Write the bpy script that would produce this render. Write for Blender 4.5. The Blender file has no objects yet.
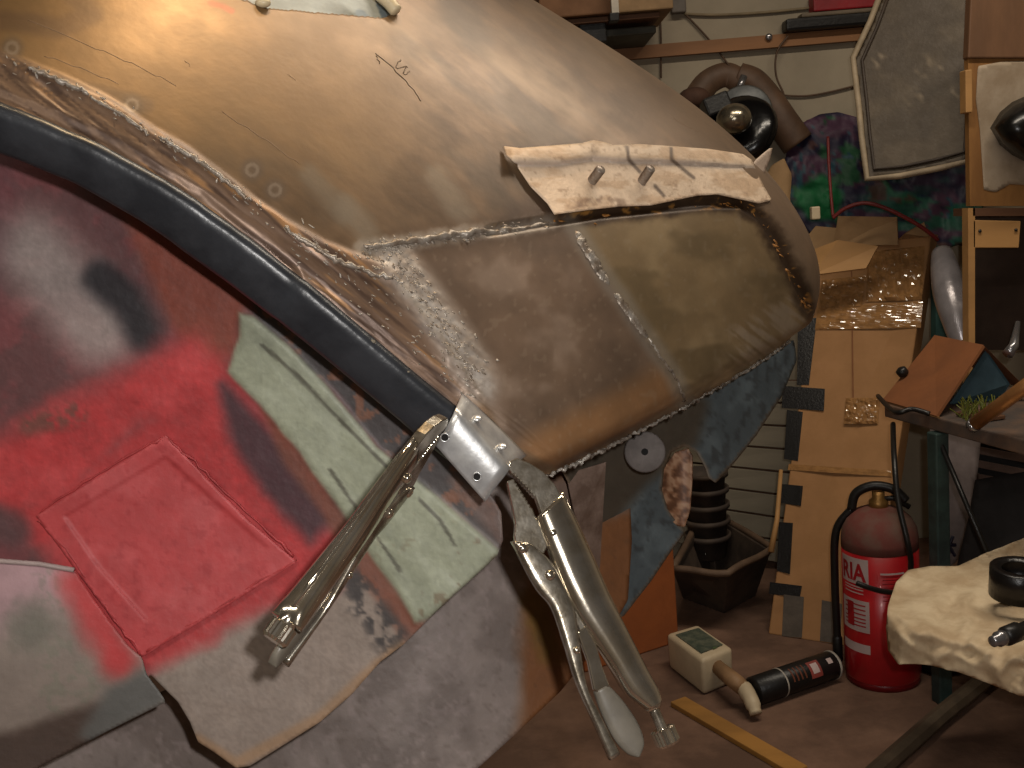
import bpy, bmesh, math, random
import numpy as np
from mathutils import Vector, Matrix

random.seed(7)
rng = np.random.default_rng(7)
S = bpy.context.scene
COL = S.collection

# ------------------------------------------------------------------ camera
F = 1030.0
PITCH, ROLL, CAMH = math.radians(9.0), math.radians(4.7), 1.05
CF = np.array([0, math.cos(PITCH), -math.sin(PITCH)])
_u0 = np.array([0, math.sin(PITCH), math.cos(PITCH)]); _r0 = np.array([1.0, 0, 0])
CR = _r0 * math.cos(ROLL) - _u0 * math.sin(ROLL)
CU = _u0 * math.cos(ROLL) + _r0 * math.sin(ROLL)
CP = np.array([0, 0, CAMH])
cam_data = bpy.data.cameras.new('camera'); cam = bpy.data.objects.new('camera', cam_data)
COL.objects.link(cam)
cam_data.sensor_width = 36.0; cam_data.lens = 36.0 * F / 1024.0
cam_data.clip_start = 0.02; cam_data.clip_end = 50
M = Matrix.Identity(4)
for i in range(3):
    M[i][0] = CR[i]; M[i][1] = CU[i]; M[i][2] = -CF[i]; M[i][3] = CP[i]
cam.matrix_world = M
S.camera = cam

# ------------------------------------------------------------------ world, lights, exposure
S.view_settings.view_transform = 'Standard'
S.view_settings.look = 'None'
S.view_settings.exposure = 0.0
S.view_settings.gamma = 1.0
S.view_settings.use_curve_mapping = False
W = bpy.data.worlds.new('world'); S.world = W; W.use_nodes = True
W.node_tree.nodes['Background'].inputs[0].default_value = (1.0, 0.86, 0.68, 1)
W.node_tree.nodes['Background'].inputs[1].default_value = 0.10


def light(name, kind, loc, power, color, size=0.1, target=None, **kw):
    d = bpy.data.lights.new(name, kind); d.energy = power; d.color = color
    if kind == 'AREA':
        d.shape = 'RECTANGLE'; d.size = size; d.size_y = kw.pop('size_y', size)
    else:
        d.shadow_soft_size = size
    for k, v in kw.items(): setattr(d, k, v)
    o = bpy.data.objects.new(name, d); COL.objects.link(o); o.location = loc
    if target is not None:
        o.rotation_euler = (Vector(target) - Vector(loc)).to_track_quat('-Z', 'Y').to_euler()
    return o


# the camera's own flash gun, a little right of and above the lens
light('flash', 'POINT', tuple(CP + CR * 0.048 + CU * 0.042 + CF * 0.02), 22.0, (1.0, 0.965, 0.93), 0.012)
# added unseen overhead fill strips and a tungsten work lamp above the car
light('added_fill_strip', 'AREA', (0.85, 1.55, 2.42), 24.0, (1.0, 0.88, 0.72), 1.5, (0.85, 1.45, 0), size_y=0.12)
light('added_fill_strip', 'AREA', (-0.9, -0.5, 2.42), 20.0, (1.0, 0.92, 0.80), 1.5, (-0.9, -0.5, 0), size_y=0.12)
light('work_lamp', 'SPOT', (-0.02, 1.20, 2.30), 31.0, (1.0, 0.70, 0.38), 0.04, (-0.15, 0.97, 1.24), spot_size=math.radians(27), spot_blend=0.5)


# ------------------------------------------------------------------ pixel rays -> places
def ray(px, py):
    return CF + CR * ((px - 512) / F) + CU * ((384 - py) / F)


def at(px, py, d):
    return CP + d * ray(px, py)


def onz(px, py, z=0.0):
    r = ray(px, py); return CP + r * ((z - CAMH) / r[2])


def ony(px, py, y):
    r = ray(px, py); return CP + r * (y / r[1])


def proj(P):
    v = np.asarray(P) - CP
    d = v @ CF
    return 512 + F * (v @ CR) / d, 384 - F * (v @ CU) / d, d


# ------------------------------------------------------------------ colours and materials
def lin(c):
    c = np.asarray(c, float)
    return np.where(c <= 0.04045, c / 12.92, ((c + 0.055) / 1.055) ** 2.4)


def rgb(*c):
    return tuple(lin(np.array(c) / 255.0))


MATS = {}


def mat(name, col, rough=0.6, metal=0.0, var=0.15, scale=12.0, bump=0.15, bscale=None, col2=None, trans=0.0,
        stretch=(1, 1, 1), coat=0.0, attr=False, fac=(0.4, 0.62), emit=None, spec=0.5, ior=1.45):
    if name in MATS: return MATS[name]
    m = bpy.data.materials.new(name); m.use_nodes = True
    nt = m.node_tree; N = nt.nodes; L = nt.links
    b = N['Principled BSDF']
    b.inputs['Roughness'].default_value = rough; b.inputs['Metallic'].default_value = metal
    b.inputs['Specular IOR Level'].default_value = spec
    b.inputs['Coat Weight'].default_value = coat
    b.inputs['Transmission Weight'].default_value = trans
    b.inputs['IOR'].default_value = ior
    tc = N.new('ShaderNodeTexCoord'); mp = N.new('ShaderNodeMapping')
    mp.inputs['Scale'].default_value = stretch
    L.new(tc.outputs['Object'], mp.inputs['Vector'])
    n1 = N.new('ShaderNodeTexNoise'); n1.inputs['Scale'].default_value = scale; n1.inputs['Detail'].default_value = 6
    n1.inputs['Roughness'].default_value = 0.62
    L.new(mp.outputs[0], n1.inputs['Vector'])
    mr = N.new('ShaderNodeMapRange'); mr.inputs[1].default_value = fac[0]; mr.inputs[2].default_value = fac[1]
    L.new(n1.outputs[0], mr.inputs[0])
    mx = N.new('ShaderNodeMix'); mx.data_type = 'RGBA'
    c = np.array(rgb(*col))
    if attr:
        at_ = N.new('ShaderNodeAttribute'); at_.attribute_name = 'Col'
        d1 = N.new('ShaderNodeMix'); d1.data_type = 'RGBA'; d1.blend_type = 'MULTIPLY'; d1.inputs[0].default_value = 1
        L.new(at_.outputs['Color'], d1.inputs[6])
        L.new(at_.outputs['Color'], mx.inputs[7]); L.new(d1.outputs[2], mx.inputs[6])
        k = 1 - 2 * var
        d1.inputs[7].default_value = (k, k, k, 1)
        if metal < 0:
            L.new(at_.outputs['Alpha'], b.inputs['Metallic'])
    else:
        c2 = np.array(rgb(*col2)) if col2 is not None else c * (1 - 2 * var)
        mx.inputs[6].default_value = (*c2, 1); mx.inputs[7].default_value = (*c, 1)
    L.new(mr.outputs[0], mx.inputs[0]); L.new(mx.outputs[2], b.inputs['Base Color'])
    rr = N.new('ShaderNodeMapRange'); rr.inputs[3].default_value = min(1, rough * 1.2); rr.inputs[4].default_value = rough * 0.82
    L.new(n1.outputs[0], rr.inputs[0]); L.new(rr.outputs[0], b.inputs['Roughness'])
    if bump > 0:
        n2 = N.new('ShaderNodeTexNoise'); n2.inputs['Scale'].default_value = bscale or scale * 6; n2.inputs['Detail'].default_value = 4
        L.new(mp.outputs[0], n2.inputs['Vector'])
        bp = N.new('ShaderNodeBump'); bp.inputs['Strength'].default_value = bump; bp.inputs['Distance'].default_value = 0.004
        L.new(n2.outputs[0], bp.inputs['Height']); L.new(bp.outputs[0], b.inputs['Normal'])
    if emit:
        b.inputs['Emission Color'].default_value = (*rgb(*emit[0]), 1); b.inputs['Emission Strength'].default_value = emit[1]
    MATS[name] = m
    return m


# ------------------------------------------------------------------ object helpers
def link(o, parent=None):
    COL.objects.link(o)
    if parent is not None:
        o.parent = parent
    return o


def world_loc(o):
    v = Vector(o.location)
    p = o.parent
    while p is not None:
        v += p.location; p = p.parent
    return v


def obj(name, verts, faces, m, parent=None, smooth=False, colors=None, auto=None):
    verts = np.asarray([tuple(v) for v in verts], float)
    c = (verts.min(0) + verts.max(0)) / 2
    me = bpy.data.meshes.new(name)
    me.from_pydata([tuple(v) for v in (verts - c)], [], [tuple(int(i) for i in f) for f in faces])
    me.materials.append(m)
    if smooth: me.polygons.foreach_set('use_smooth', [True] * len(me.polygons))
    if colors is not None:
        ca = me.color_attributes.new('Col', 'FLOAT_COLOR', 'POINT')
        ca.data.foreach_set('color', np.asarray(colors, np.float32).ravel())
    me.update()
    o = bpy.data.objects.new(name, me); link(o, parent)
    base = world_loc(parent) if parent is not None else Vector((0, 0, 0))
    o.location = Vector(c) - base
    return o


def fix_normals(o):
    bm = bmesh.new(); bm.from_mesh(o.data); bmesh.ops.recalc_face_normals(bm, faces=bm.faces)
    bm.to_mesh(o.data); bm.free(); return o


def bevel(o, w, seg=2):
    bm = bmesh.new(); bm.from_mesh(o.data)
    bmesh.ops.recalc_face_normals(bm, faces=bm.faces)
    ed = [e for e in bm.edges if len(e.link_faces) == 2 and e.calc_face_angle(0) > 0.5]
    bmesh.ops.bevel(bm, geom=ed, offset=w, segments=seg, profile=0.5, affect='EDGES', clamp_overlap=True)
    bm.to_mesh(o.data); bm.free(); return o


def tag(o, label=None, cat=None, group=None, kind=None):
    if label: o['label'] = label
    if cat: o['category'] = cat
    if group: o['group'] = group
    if kind: o['kind'] = kind
    return o


def empty(name, loc, label, cat, group=None):
    o = bpy.data.objects.new(name, None); COL.objects.link(o); o.location = Vector(loc)
    o.empty_display_size = 0.05
    return tag(o, label, cat, group)


class G:
    def __init__(s): s.v = []; s.f = []

    def add(s, v, f):
        k = len(s.v); s.v += [np.asarray(x, float) for x in v]; s.f += [tuple(i + k for i in q) for q in f]; return s

    def prism(s, poly, vec):
        n = len(poly); vec = np.asarray(vec, float)
        v = [np.asarray(p, float) for p in poly] + [np.asarray(p, float) + vec for p in poly]
        f = [tuple(range(n)), tuple(range(2 * n - 1, n - 1, -1))] + [(i, n + i, n + (i + 1) % n, (i + 1) % n) for i in range(n)]
        return s.add(v, f)

    def box(s, c, size, R=None):
        c = np.asarray(c, float); h = np.asarray(size, float) / 2
        R = np.eye(3) if R is None else np.asarray(R)
        v = [c + R @ (h * np.array([x, y, z])) for z in (-1, 1) for x, y in ((-1, -1), (1, -1), (1, 1), (-1, 1))]
        return s.add(v, [(3, 2, 1, 0), (4, 5, 6, 7), (0, 1, 5, 4), (1, 2, 6, 5), (2, 3, 7, 6), (3, 0, 4, 7)])

    def hexa(s, bot, top):
        return s.add(list(bot) + list(top), [(3, 2, 1, 0), (4, 5, 6, 7), (0, 1, 5, 4), (1, 2, 6, 5), (2, 3, 7, 6), (3, 0, 4, 7)])

    def tube(s, pts, r, n=10, cap=True, flat=None):
        pts = [np.asarray(p, float) for p in pts]; m = len(pts)
        r = [r] * m if np.isscalar(r) else list(r)
        prev = None; V = []
        for i in range(m):
            t = pts[min(i + 1, m - 1)] - pts[max(i - 1, 0)]; t = t / (np.linalg.norm(t) + 1e-12)
            if prev is None:
                a = np.array([0, 0, 1.0]) if abs(t[2]) < 0.9 else np.array([1.0, 0, 0])
                if flat is not None: a = np.asarray(flat, float)
            else: a = prev
            a = a - t * (a @ t); a /= np.linalg.norm(a); b = np.cross(t, a); prev = a
            for k in range(n):
                q = 2 * math.pi * k / n
                V.append(pts[i] + r[i] * (math.cos(q) * a * (0.25 if flat is not None else 1) + math.sin(q) * b))
        Fc = [(i * n + k, i * n + (k + 1) % n, (i + 1) * n + (k + 1) % n, (i + 1) * n + k) for i in range(m - 1) for k in range(n)]
        if cap:
            Fc += [tuple(range(n - 1, -1, -1)), tuple(range((m - 1) * n, m * n))]
        return s.add(V, Fc)

    def lathe(s, prof, o, axis, n=24, cap=True, teeth=0, depth=0):
        o = np.asarray(o, float); ax = np.asarray(axis, float); ax /= np.linalg.norm(ax)
        a = np.array([0, 0, 1.0]) if abs(ax[2]) < 0.9 else np.array([1.0, 0, 0])
        a = a - ax * (a @ ax); a /= np.linalg.norm(a); b = np.cross(ax, a)
        V = []; m = len(prof)
        for (r, h) in prof:
            for k in range(n):
                q = 2 * math.pi * k / n
                rr = r - (depth if teeth and k % 2 else 0)
                V.append(o + ax * h + rr * (math.cos(q) * a + math.sin(q) * b))
        Fc = [(i * n + k, i * n + (k + 1) % n, (i + 1) * n + (k + 1) % n, (i + 1) * n + k) for i in range(m - 1) for k in range(n)]
        if cap: Fc += [tuple(range(n - 1, -1, -1)), tuple(range((m - 1) * n, m * n))]
        return s.add(V, Fc)

    def ball(s, c, r, n=14, m=8, R=None):
        r = np.array([r] * 3) if np.isscalar(r) else np.asarray(r, float)
        R = np.eye(3) if R is None else np.asarray(R); c = np.asarray(c, float)
        V = [c + R @ (r * np.array([0, 0, 1.0]))]
        for i in range(1, m):
            p = math.pi * i / m
            for k in range(n):
                q = 2 * math.pi * k / n
                V.append(c + R @ (r * np.array([math.sin(p) * math.cos(q), math.sin(p) * math.sin(q), math.cos(p)])))
        V.append(c + R @ (r * np.array([0, 0, -1.0])))
        Fc = [(0, 1 + k, 1 + (k + 1) % n) for k in range(n)]
        for i in range(m - 2):
            Fc += [(1 + i * n + k, 1 + (i + 1) * n + k, 1 + (i + 1) * n + (k + 1) % n, 1 + i * n + (k + 1) % n) for k in range(n)]
        e = len(V) - 1; o = 1 + (m - 2) * n
        Fc += [(e, o + (k + 1) % n, o + k) for k in range(n)]
        return s.add(V, Fc)

    def build(s, name, m, parent=None, smooth=False, bev=0, seg=2):
        o = obj(name, s.v, s.f, m, parent, smooth)
        fix_normals(o)
        if bev: bevel(o, bev, seg)
        return o


def frame(x, y=None, z=None):
    """3x3 with columns x, y, z from an x direction and an approximate z."""
    x = np.asarray(x, float); x = x / np.linalg.norm(x)
    z = np.asarray(z if z is not None else (0, 0, 1), float); z = z - x * (x @ z); z /= np.linalg.norm(z)
    return np.stack([x, np.cross(z, x), z], 1)


def smooth_path(pts, n=8):
    P = [np.asarray(p, float) for p in pts]; out = []
    for i in range(len(P) - 1):
        p0, p1, p2, p3 = P[max(i - 1, 0)], P[i], P[i + 1], P[min(i + 2, len(P) - 1)]
        for k in range(n):
            t = k / n
            out.append(0.5 * (2 * p1 + (p2 - p0) * t + (2 * p0 - 5 * p1 + 4 * p2 - p3) * t * t + (3 * p1 - p0 - 3 * p2 + p3) * t ** 3))
    out.append(P[-1]); return out


# ------------------------------------------------------------------ numpy noise and painting helpers
def vnoise(x, y, seed=0):
    xi = np.floor(x).astype(np.int64); yi = np.floor(y).astype(np.int64)
    fx = x - xi; fy = y - yi; fx = fx * fx * (3 - 2 * fx); fy = fy * fy * (3 - 2 * fy)

    def h(a, b):
        n = (a * 374761393 + b * 668265263 + seed * 974711) & 0x7fffffff
        n = ((n ^ (n >> 13)) * 1274126177) & 0x7fffffff
        return ((n ^ (n >> 16)) & 0xffff) / 65535.0
    return (h(xi, yi) * (1 - fx) + h(xi + 1, yi) * fx) * (1 - fy) + (h(xi, yi + 1) * (1 - fx) + h(xi + 1, yi + 1) * fx) * fy


def fbm(x, y, seed=0, o=4):
    s = 0; a = 0.5; t = 0
    for i in range(o):
        s = s + a * vnoise(x * 2 ** i + 17.3 * i, y * 2 ** i - 9.1 * i, seed + i); t += a; a *= 0.55
    return s / t


def sstep(a, b, x):
    t = np.clip((x - a) / (b - a), 0, 1); return t * t * (3 - 2 * t)


def pdist(X, Y, pts, closed=False):
    d = np.full(X.shape, 1e9)
    pts = list(pts) + ([pts[0]] if closed else [])
    for (x0, y0), (x1, y1) in zip(pts[:-1], pts[1:]):
        dx, dy = x1 - x0, y1 - y0
        t = np.clip(((X - x0) * dx + (Y - y0) * dy) / (dx * dx + dy * dy + 1e-9), 0, 1)
        d = np.minimum(d, np.hypot(X - x0 - t * dx, Y - y0 - t * dy))
    return d


def inside(X, Y, poly):
    c = np.zeros(X.shape, bool)
    for (x0, y0), (x1, y1) in zip(poly, poly[1:] + poly[:1]):
        if y0 == y1: continue
        c ^= ((Y < y0) != (Y < y1)) & (X < (x1 - x0) * (Y - y0) / (y1 - y0) + x0)
    return c


def sdf(X, Y, poly):
    d = pdist(X, Y, poly, True); return np.where(inside(X, Y, poly), -d, d)


def mixc(c, col, m):
    col = np.array(col) / 255.0
    return c * (1 - m[..., None]) + col * m[..., None]


def tps(pts):
    P = np.array(pts, float); xy = P[:, :2] / 300.0; n = len(P)
    r = np.linalg.norm(xy[:, None] - xy[None], axis=2)
    K = np.where(r > 0, r * r * np.log(r + 1e-12), 0) + np.eye(n) * 0.02
    A = np.zeros((n + 3, n + 3)); A[:n, :n] = K; A[:n, n] = 1; A[:n, n + 1:] = xy; A[n, :n] = 1; A[n + 1:, :n] = xy.T
    w = np.linalg.solve(A, np.concatenate([P[:, 2], [0, 0, 0]]))

    def f(X, Y):
        X = np.asarray(X, float) / 300; Y = np.asarray(Y, float) / 300
        out = w[n] + w[n + 1] * X + w[n + 2] * Y
        for i in range(n):
            rr = np.hypot(X - xy[i, 0], Y - xy[i, 1]); out = out + w[i] * np.where(rr > 0, rr * rr * np.log(rr + 1e-12), 0)
        return out
    return f


def sheet(name, poly, dfun, m, parent, colfun=None, step=4.0, thick=0.0016, disp=None):
    """A sheet of metal with a free outline: a dense grid cut to the outline and given thickness."""
    P = np.array(poly, float)
    xs = np.arange(P[:, 0].min() - step, P[:, 0].max() + 2 * step, step); ys = np.arange(P[:, 1].min() - step, P[:, 1].max() + 2 * step, step)
    X, Y = np.meshgrid(xs, ys); nx = len(xs); ny = len(ys)
    cx = (X[:-1, :-1] + X[1:, 1:]) / 2; cy = (Y[:-1, :-1] + Y[1:, 1:]) / 2
    keep = inside(cx, cy, poly)
    used = np.zeros((ny, nx), int)
    for a, b in ((0, 0), (0, 1), (1, 0), (1, 1)): used[a:ny - 1 + a, b:nx - 1 + b] += keep
    bd = (used > 0) & (used < 4)
    bx, by = X[bd], Y[bd]; best = np.full(bx.shape, 1e9); qx = bx.copy(); qy = by.copy()
    for (x0, y0), (x1, y1) in zip(poly, poly[1:] + poly[:1]):
        dx, dy = x1 - x0, y1 - y0
        t = np.clip(((bx - x0) * dx + (by - y0) * dy) / (dx * dx + dy * dy + 1e-9), 0, 1)
        ex, ey = x0 + t * dx, y0 + t * dy; d = np.hypot(bx - ex, by - ey); k = d < best
        best[k] = d[k]; qx[k] = ex[k]; qy[k] = ey[k]
    X[bd] = qx; Y[bd] = qy
    D = dfun(X, Y) - (disp(X, Y) if disp else 0)
    idx = -np.ones((ny, nx), int); sel = used > 0; idx[sel] = np.arange(sel.sum())
    xx, yy, dd = X[sel], Y[sel], D[sel]
    V = CP + dd[:, None] * (CF + np.outer((xx - 512) / F, CR) + np.outer((384 - yy) / F, CU))
    fy, fx = np.nonzero(keep)
    Fc = np.stack([idx[fy, fx], idx[fy + 1, fx], idx[fy + 1, fx + 1], idx[fy, fx + 1]], 1)
    cols = None
    if colfun is not None:
        c = colfun(xx, yy); a = np.zeros(len(xx))
        if isinstance(c, tuple): c, a = c
        cols = np.concatenate([lin(np.clip(c, 0, 1)), a[:, None]], 1)
    o = obj(name, V, Fc, m, parent, True, cols)
    if thick:
        s = o.modifiers.new('thickness', 'SOLIDIFY'); s.thickness = thick; s.offset = -1
    return o


# ------------------------------------------------------------------ the room
def struct(name, g, m): return tag(g.build(name, m), kind='structure')


WY = 3.0
m_wall = mat('cream_wall', (154, 142, 122), 0.85, var=0.10, scale=3.0, bump=0.3, bscale=30)
m_floor = mat('concrete_floor', (124, 94, 76), 0.9, col2=(92, 68, 54), scale=5, bump=0.5, bscale=60)
struct('floor', G().box((0, 0.2, -0.05), (5.4, 6.0, 0.1)), m_floor)
struct('wall_back', G().box((0, WY + 0.05, 1.25), (5.4, 0.1, 2.5)), m_wall)
struct('wall_right', G().box((2.65, 0.2, 1.25), (0.1, 5.5, 2.5)), m_wall)
struct('wall_left', G().box((-2.65, 0.2, 1.25), (0.1, 5.5, 2.5)), m_wall)
struct('wall_front', G().box((0, -2.8, 1.25), (5.4, 0.1, 2.5)), m_wall)
struct('ceiling', G().box((0, 0.2, 2.55), (5.4, 6.0, 0.1)), mat('ceiling_board', (120, 108, 88), 0.9, scale=4))
m_batten = mat('orange_batten', (140, 96, 58), 0.6, var=0.15, scale=9, stretch=(0.15, 1, 1))
pA, pB = ony(612, 53, WY), ony(905, 34, WY)
zm = (pA[2] + pB[2]) / 2
struct('trim_1', G().box(((pA[0] + pB[0]) / 2, WY - 0.012, zm), (pB[0] - pA[0] + 0.5, 0.024, 0.034)), m_batten)

# ------------------------------------------------------------------ the car body
car = empty('car_body', onz(300, 900, 0.0) * np.array([1, 1, 0]), 'bare brown metal rear quarter of a car body under repair with welded panels', 'car body')
m_skin = mat('ground_steel_skin', (0, 0, 0), 0.42, metal=-1, attr=True, var=0.09, scale=22, stretch=(1, 1, 1), bump=0.03, bscale=160)
m_paint = mat('patchy_primer', (0, 0, 0), 0.55, metal=0.0, attr=True, var=0.07, scale=40, bump=0.15, bscale=140)
m_weld = mat('weld_metal', (150, 142, 132), 0.38, metal=0.35, col2=(112, 98, 84), scale=90, bump=0.3, bscale=260)
m_dark = mat('burnt_seam', (42, 30, 20), 0.6, metal=0.3, col2=(150, 100, 44), scale=55, bump=0.6, bscale=200, fac=(0.5, 0.75))

CG = [  # rows u along the wheel arch, columns v from the arch over the wing to the far edge: pixel x, y, distance
 [(-150, 45, .690), (-50, -40, .79), (90, -120, .93), (230, -150, 1.08), (330, -140, 1.22), (440, -72, 1.38), (475, -20, 1.55)],
 [(-20, 98, .710), (80, 10, .80), (220, -50, .93), (350, -70, 1.07), (450, -48, 1.20), (532, 2, 1.34), (565, 45, 1.50)],
 [(90, 139, .730), (190, 65, .81), (330, 15, .93), (455, 0, 1.06), (550, 18, 1.18), (622, 57, 1.30), (652, 95, 1.45)],
 [(190, 195, .750), (290, 135, .82), (420, 85, .93), (545, 65, 1.05), (640, 78, 1.16), (704, 113, 1.27), (726, 148, 1.42)],
 [(280, 268, .768), (370, 210, .83), (490, 160, .925), (610, 135, 1.04), (700, 135, 1.14), (763, 166, 1.24), (777, 195, 1.40)],
 [(370, 340, .790), (450, 285, .84), (560, 235, .925), (670, 205, 1.03), (745, 200, 1.12), (795, 217, 1.22), (800, 240, 1.37)],
 [(440, 392, .812), (520, 345, .85), (610, 300, .925), (700, 265, 1.02), (770, 250, 1.11), (814, 257, 1.20), (812, 275, 1.35)],
 [(500, 445, .828), (565, 410, .865), (640, 370, .935), (712, 335, 1.02), (772, 308, 1.11), (816, 296, 1.20), (808, 305, 1.33)],
 [(545, 477, .840), (604, 455, .88), (662, 427, .95), (722, 395, 1.03), (770, 367, 1.12), (803, 346, 1.20), (792, 348, 1.32)]]
CG = np.array([[at(*p) for p in r] for r in CG])
nu, nv = CG.shape[:2]
uu = np.linspace(-1, 1, nu); vv = np.linspace(-1, 1, nv)
DU, DV = 5, 4
cheb = np.polynomial.chebyshev.chebvander
Au = np.linalg.pinv(cheb(uu, DU)); Av = np.linalg.pinv(cheb(vv, DV))
COEF = np.einsum('ai,bj,ijk->abk', Au, Av, CG)
NU, NV = 470, 360
su = np.linspace(-1, 1, NU); sv = np.linspace(-1, 1, NV)
SK = np.einsum('ia,jb,abk->ijk', cheb(su, DU), cheb(sv, DV), COEF)
NRM = np.cross(np.gradient(SK, axis=0), np.gradient(SK, axis=1))
NRM /= np.linalg.norm(NRM, axis=2, keepdims=True)
if (NRM[200, 60] @ (CP - SK[200, 60])) < 0: NRM = -NRM
# rolled-under lower edge
U2, V2 = np.meshgrid(su, sv, indexing='ij')
SK = SK - NRM * (0.018 * sstep(0.86, 1.0, U2) ** 2)[..., None]
SPX, SPY, SPD = proj(SK.reshape(-1, 3)); SPX = SPX.reshape(NU, NV); SPY = SPY.reshape(NU, NV)
FRONT = np.einsum('ijk,ijk->ij', NRM, CP - SK) > 0

ARC_WELD = [(0, 60), (30, 72), (60, 84), (90, 98), (120, 114), (150, 135), (185, 155), (215, 178), (250, 205), (285, 228), (320, 248), (355, 262), (392, 275)]
TOP_WELD = [(362, 248), (400, 243), (440, 237), (475, 232), (510, 229), (550, 222)]
MID_WELD = [(572, 222), (582, 240), (596, 262), (612, 286), (622, 298), (634, 318), (648, 338), (662, 358), (674, 376), (684, 400)]
BURN = [(490, 231), (550, 221), (600, 213), (660, 207), (705, 203), (742, 203), (762, 218), (780, 246), (796, 280), (808, 306)]
CORNER = [(395, 262), (425, 300), (450, 335), (470, 365), (478, 385)]
LEFTP = [(372, 252), (550, 226), (574, 228), (600, 270), (640, 330), (684, 398), (560, 470), (505, 440), (478, 388), (430, 310)]
RIGHTP = [(574, 226), (740, 206), (765, 224), (808, 308), (806, 345), (684, 400), (630, 312)]
HOLE = [(232, -60), (236, -4), (262, 7), (300, 11), (384, 18), (392, 14), (362, -60)]


def paint_skin(X, Y):
    q = (X * 0.78 + Y * 0.62); p = (-X * 0.62 + Y * 0.78)
    st = fbm(q / 160, p / 22, 3); st2 = fbm(q / 90, p / 60, 9); fine = fbm(q / 30, p / 4, 5, 3)
    c = np.ones(X.shape + (3,)) * np.array([150, 122, 96]) / 255
    c = mixc(c, (164, 140, 116), sstep(0.48, 0.72, st) * 0.6)
    c = mixc(c, (112, 88, 66), sstep(0.50, 0.30, st2) * 0.65)
    c = mixc(c, (100, 86, 74), sstep(0.58, 0.75, fbm(q / 120 + 9, p / 40, 21)) * 0.55)
    c = c * (0.9 + 0.2 * fine)[..., None]
    met = np.full(X.shape, 0.35)
    # tan old paint tone high on the wing
    k = sstep(190, 60, Y - 0.15 * X) * sstep(470, 330, X)
    c = mixc(c, (176, 136, 84), k * 0.75)
    c = mixc(c, (120, 92, 70), sstep(16, 5, pdist(X, Y, [(0, 20), (60, 28), (92, 14), (70, -10)])) * 0.5)
    # rim of paler primer at the far corner
    k = sstep(0, 14, sdf(X, Y, RIGHTP)) * sstep(700, 745, X) * sstep(140, 175, Y)
    c = mixc(c, (196, 170, 148), k * 0.85)
    # right-hand wing flank paler and pinkish
    k = sstep(560, 680, X) * sstep(0, 20, sdf(X, Y, RIGHTP)) * 0.35
    c = mixc(c, (168, 142, 124), k)
    # ground spots, with the bare metal's bright reflection painted into the colour
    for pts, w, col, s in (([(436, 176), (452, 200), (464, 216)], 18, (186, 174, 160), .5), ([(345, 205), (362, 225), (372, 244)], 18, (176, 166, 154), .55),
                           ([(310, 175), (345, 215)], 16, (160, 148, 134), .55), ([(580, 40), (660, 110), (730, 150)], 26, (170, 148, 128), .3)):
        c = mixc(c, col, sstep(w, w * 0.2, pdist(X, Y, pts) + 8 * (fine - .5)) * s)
    c = c * np.array([0.72, 0.70, 0.66])
    # the two let-in panels
    dl = sdf(X, Y, LEFTP); dr = sdf(X, Y, RIGHTP)
    pl = c * 0; n = fbm(X / 55, Y / 55, 31)
    pl = pl + np.array([110, 90, 74]) / 255
    pl = mixc(pl, (132, 112, 96), sstep(.5, .7, n)); pl = mixc(pl, (96, 78, 64), sstep(.5, .3, n) * .8)
    pl = mixc(pl, (150, 108, 70), sstep(46, 16, pdist(X, Y, [(545, 462), (620, 425), (690, 385)])) * .75)  # warm copper sheen of the turned-under lower edge, painted in
    pl = mixc(pl, (60, 42, 32), sstep(9, 2, pdist(X, Y, [(560, 470), (600, 450), (640, 430)])) * .7)
    m = sstep(4, -4, dl); c = c * (1 - m[..., None]) + pl * m[..., None]; met = met * (1 - m) + 0.3 * m
    pr = c * 0 + np.array([130, 108, 78]) / 255
    pr = mixc(pr, (146, 124, 92), sstep(.45, .7, fbm(X / 60, Y / 60, 41))); pr = mixc(pr, (108, 90, 64), sstep(.48, .3, fbm(X / 70, Y / 40, 43)) * .8)
    pr = mixc(pr, (158, 140, 118), sstep(28, 10, pdist(X, Y, [(745, 345), (775, 328), (796, 312)])) * sstep(.4, .6, fine) * .9)
    m = sstep(4, -4, dr); c = c * (1 - m[..., None]) + pr * m[..., None]; met = met * (1 - m) + 0.28 * m
    # scorched seam, blued edges
    db = pdist(X, Y, BURN)
    c = mixc(c, (52, 36, 24), sstep(15, 3, db + 12 * (fbm(X / 12, Y / 12, 50) - .5)) * .92)
    c = mixc(c, (176, 124, 58), sstep(.60, .74, fbm(X / 9, Y / 5, 51)) * sstep(9, 4, db) * .8)
    c = mixc(c, (84, 64, 48), sstep(26, 8, pdist(X, Y, [(400, 246), (470, 235), (545, 225)])) * .55)
    c = mixc(c, (70, 54, 44), sstep(24, 6, pdist(X, Y, [(520, 216), (555, 205)])) * .6)
    c = mixc(c, (136, 128, 118), sstep(15, 4, pdist(X, Y, MID_WELD)) * .55)
    c = mixc(c, (158, 148, 136), sstep(12, 3, pdist(X, Y, TOP_WELD) + 6 * (fbm(X / 5, Y / 5, 55) - .5)) * .7)
    # wheel-arch margin: darker, with long grooves
    dv = pdist(X, Y, ARC_WELD); below = (Y - np.interp(X, [a for a, b in ARC_WELD] + [480], [b for a, b in ARC_WELD] + [395])) > 0
    k = np.where(below, 1, sstep(14, 2, dv)) * sstep(490, 470, X)
    c = mixc(c, (116, 92, 76), k * .8)
    c = mixc(c, (74, 56, 46), k * sstep(.52, .36, fbm(q / 70, p / 5, 61)) * .8)
    c = mixc(c, (176, 130, 84), k * sstep(.56, .7, fbm(q / 90, p / 6, 63)) * .7)
    c = mixc(c, (70, 56, 50), sstep(13, 4, np.abs(pdist(X, Y, [(60, 84), (145, 105)]))) * .35)
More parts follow.
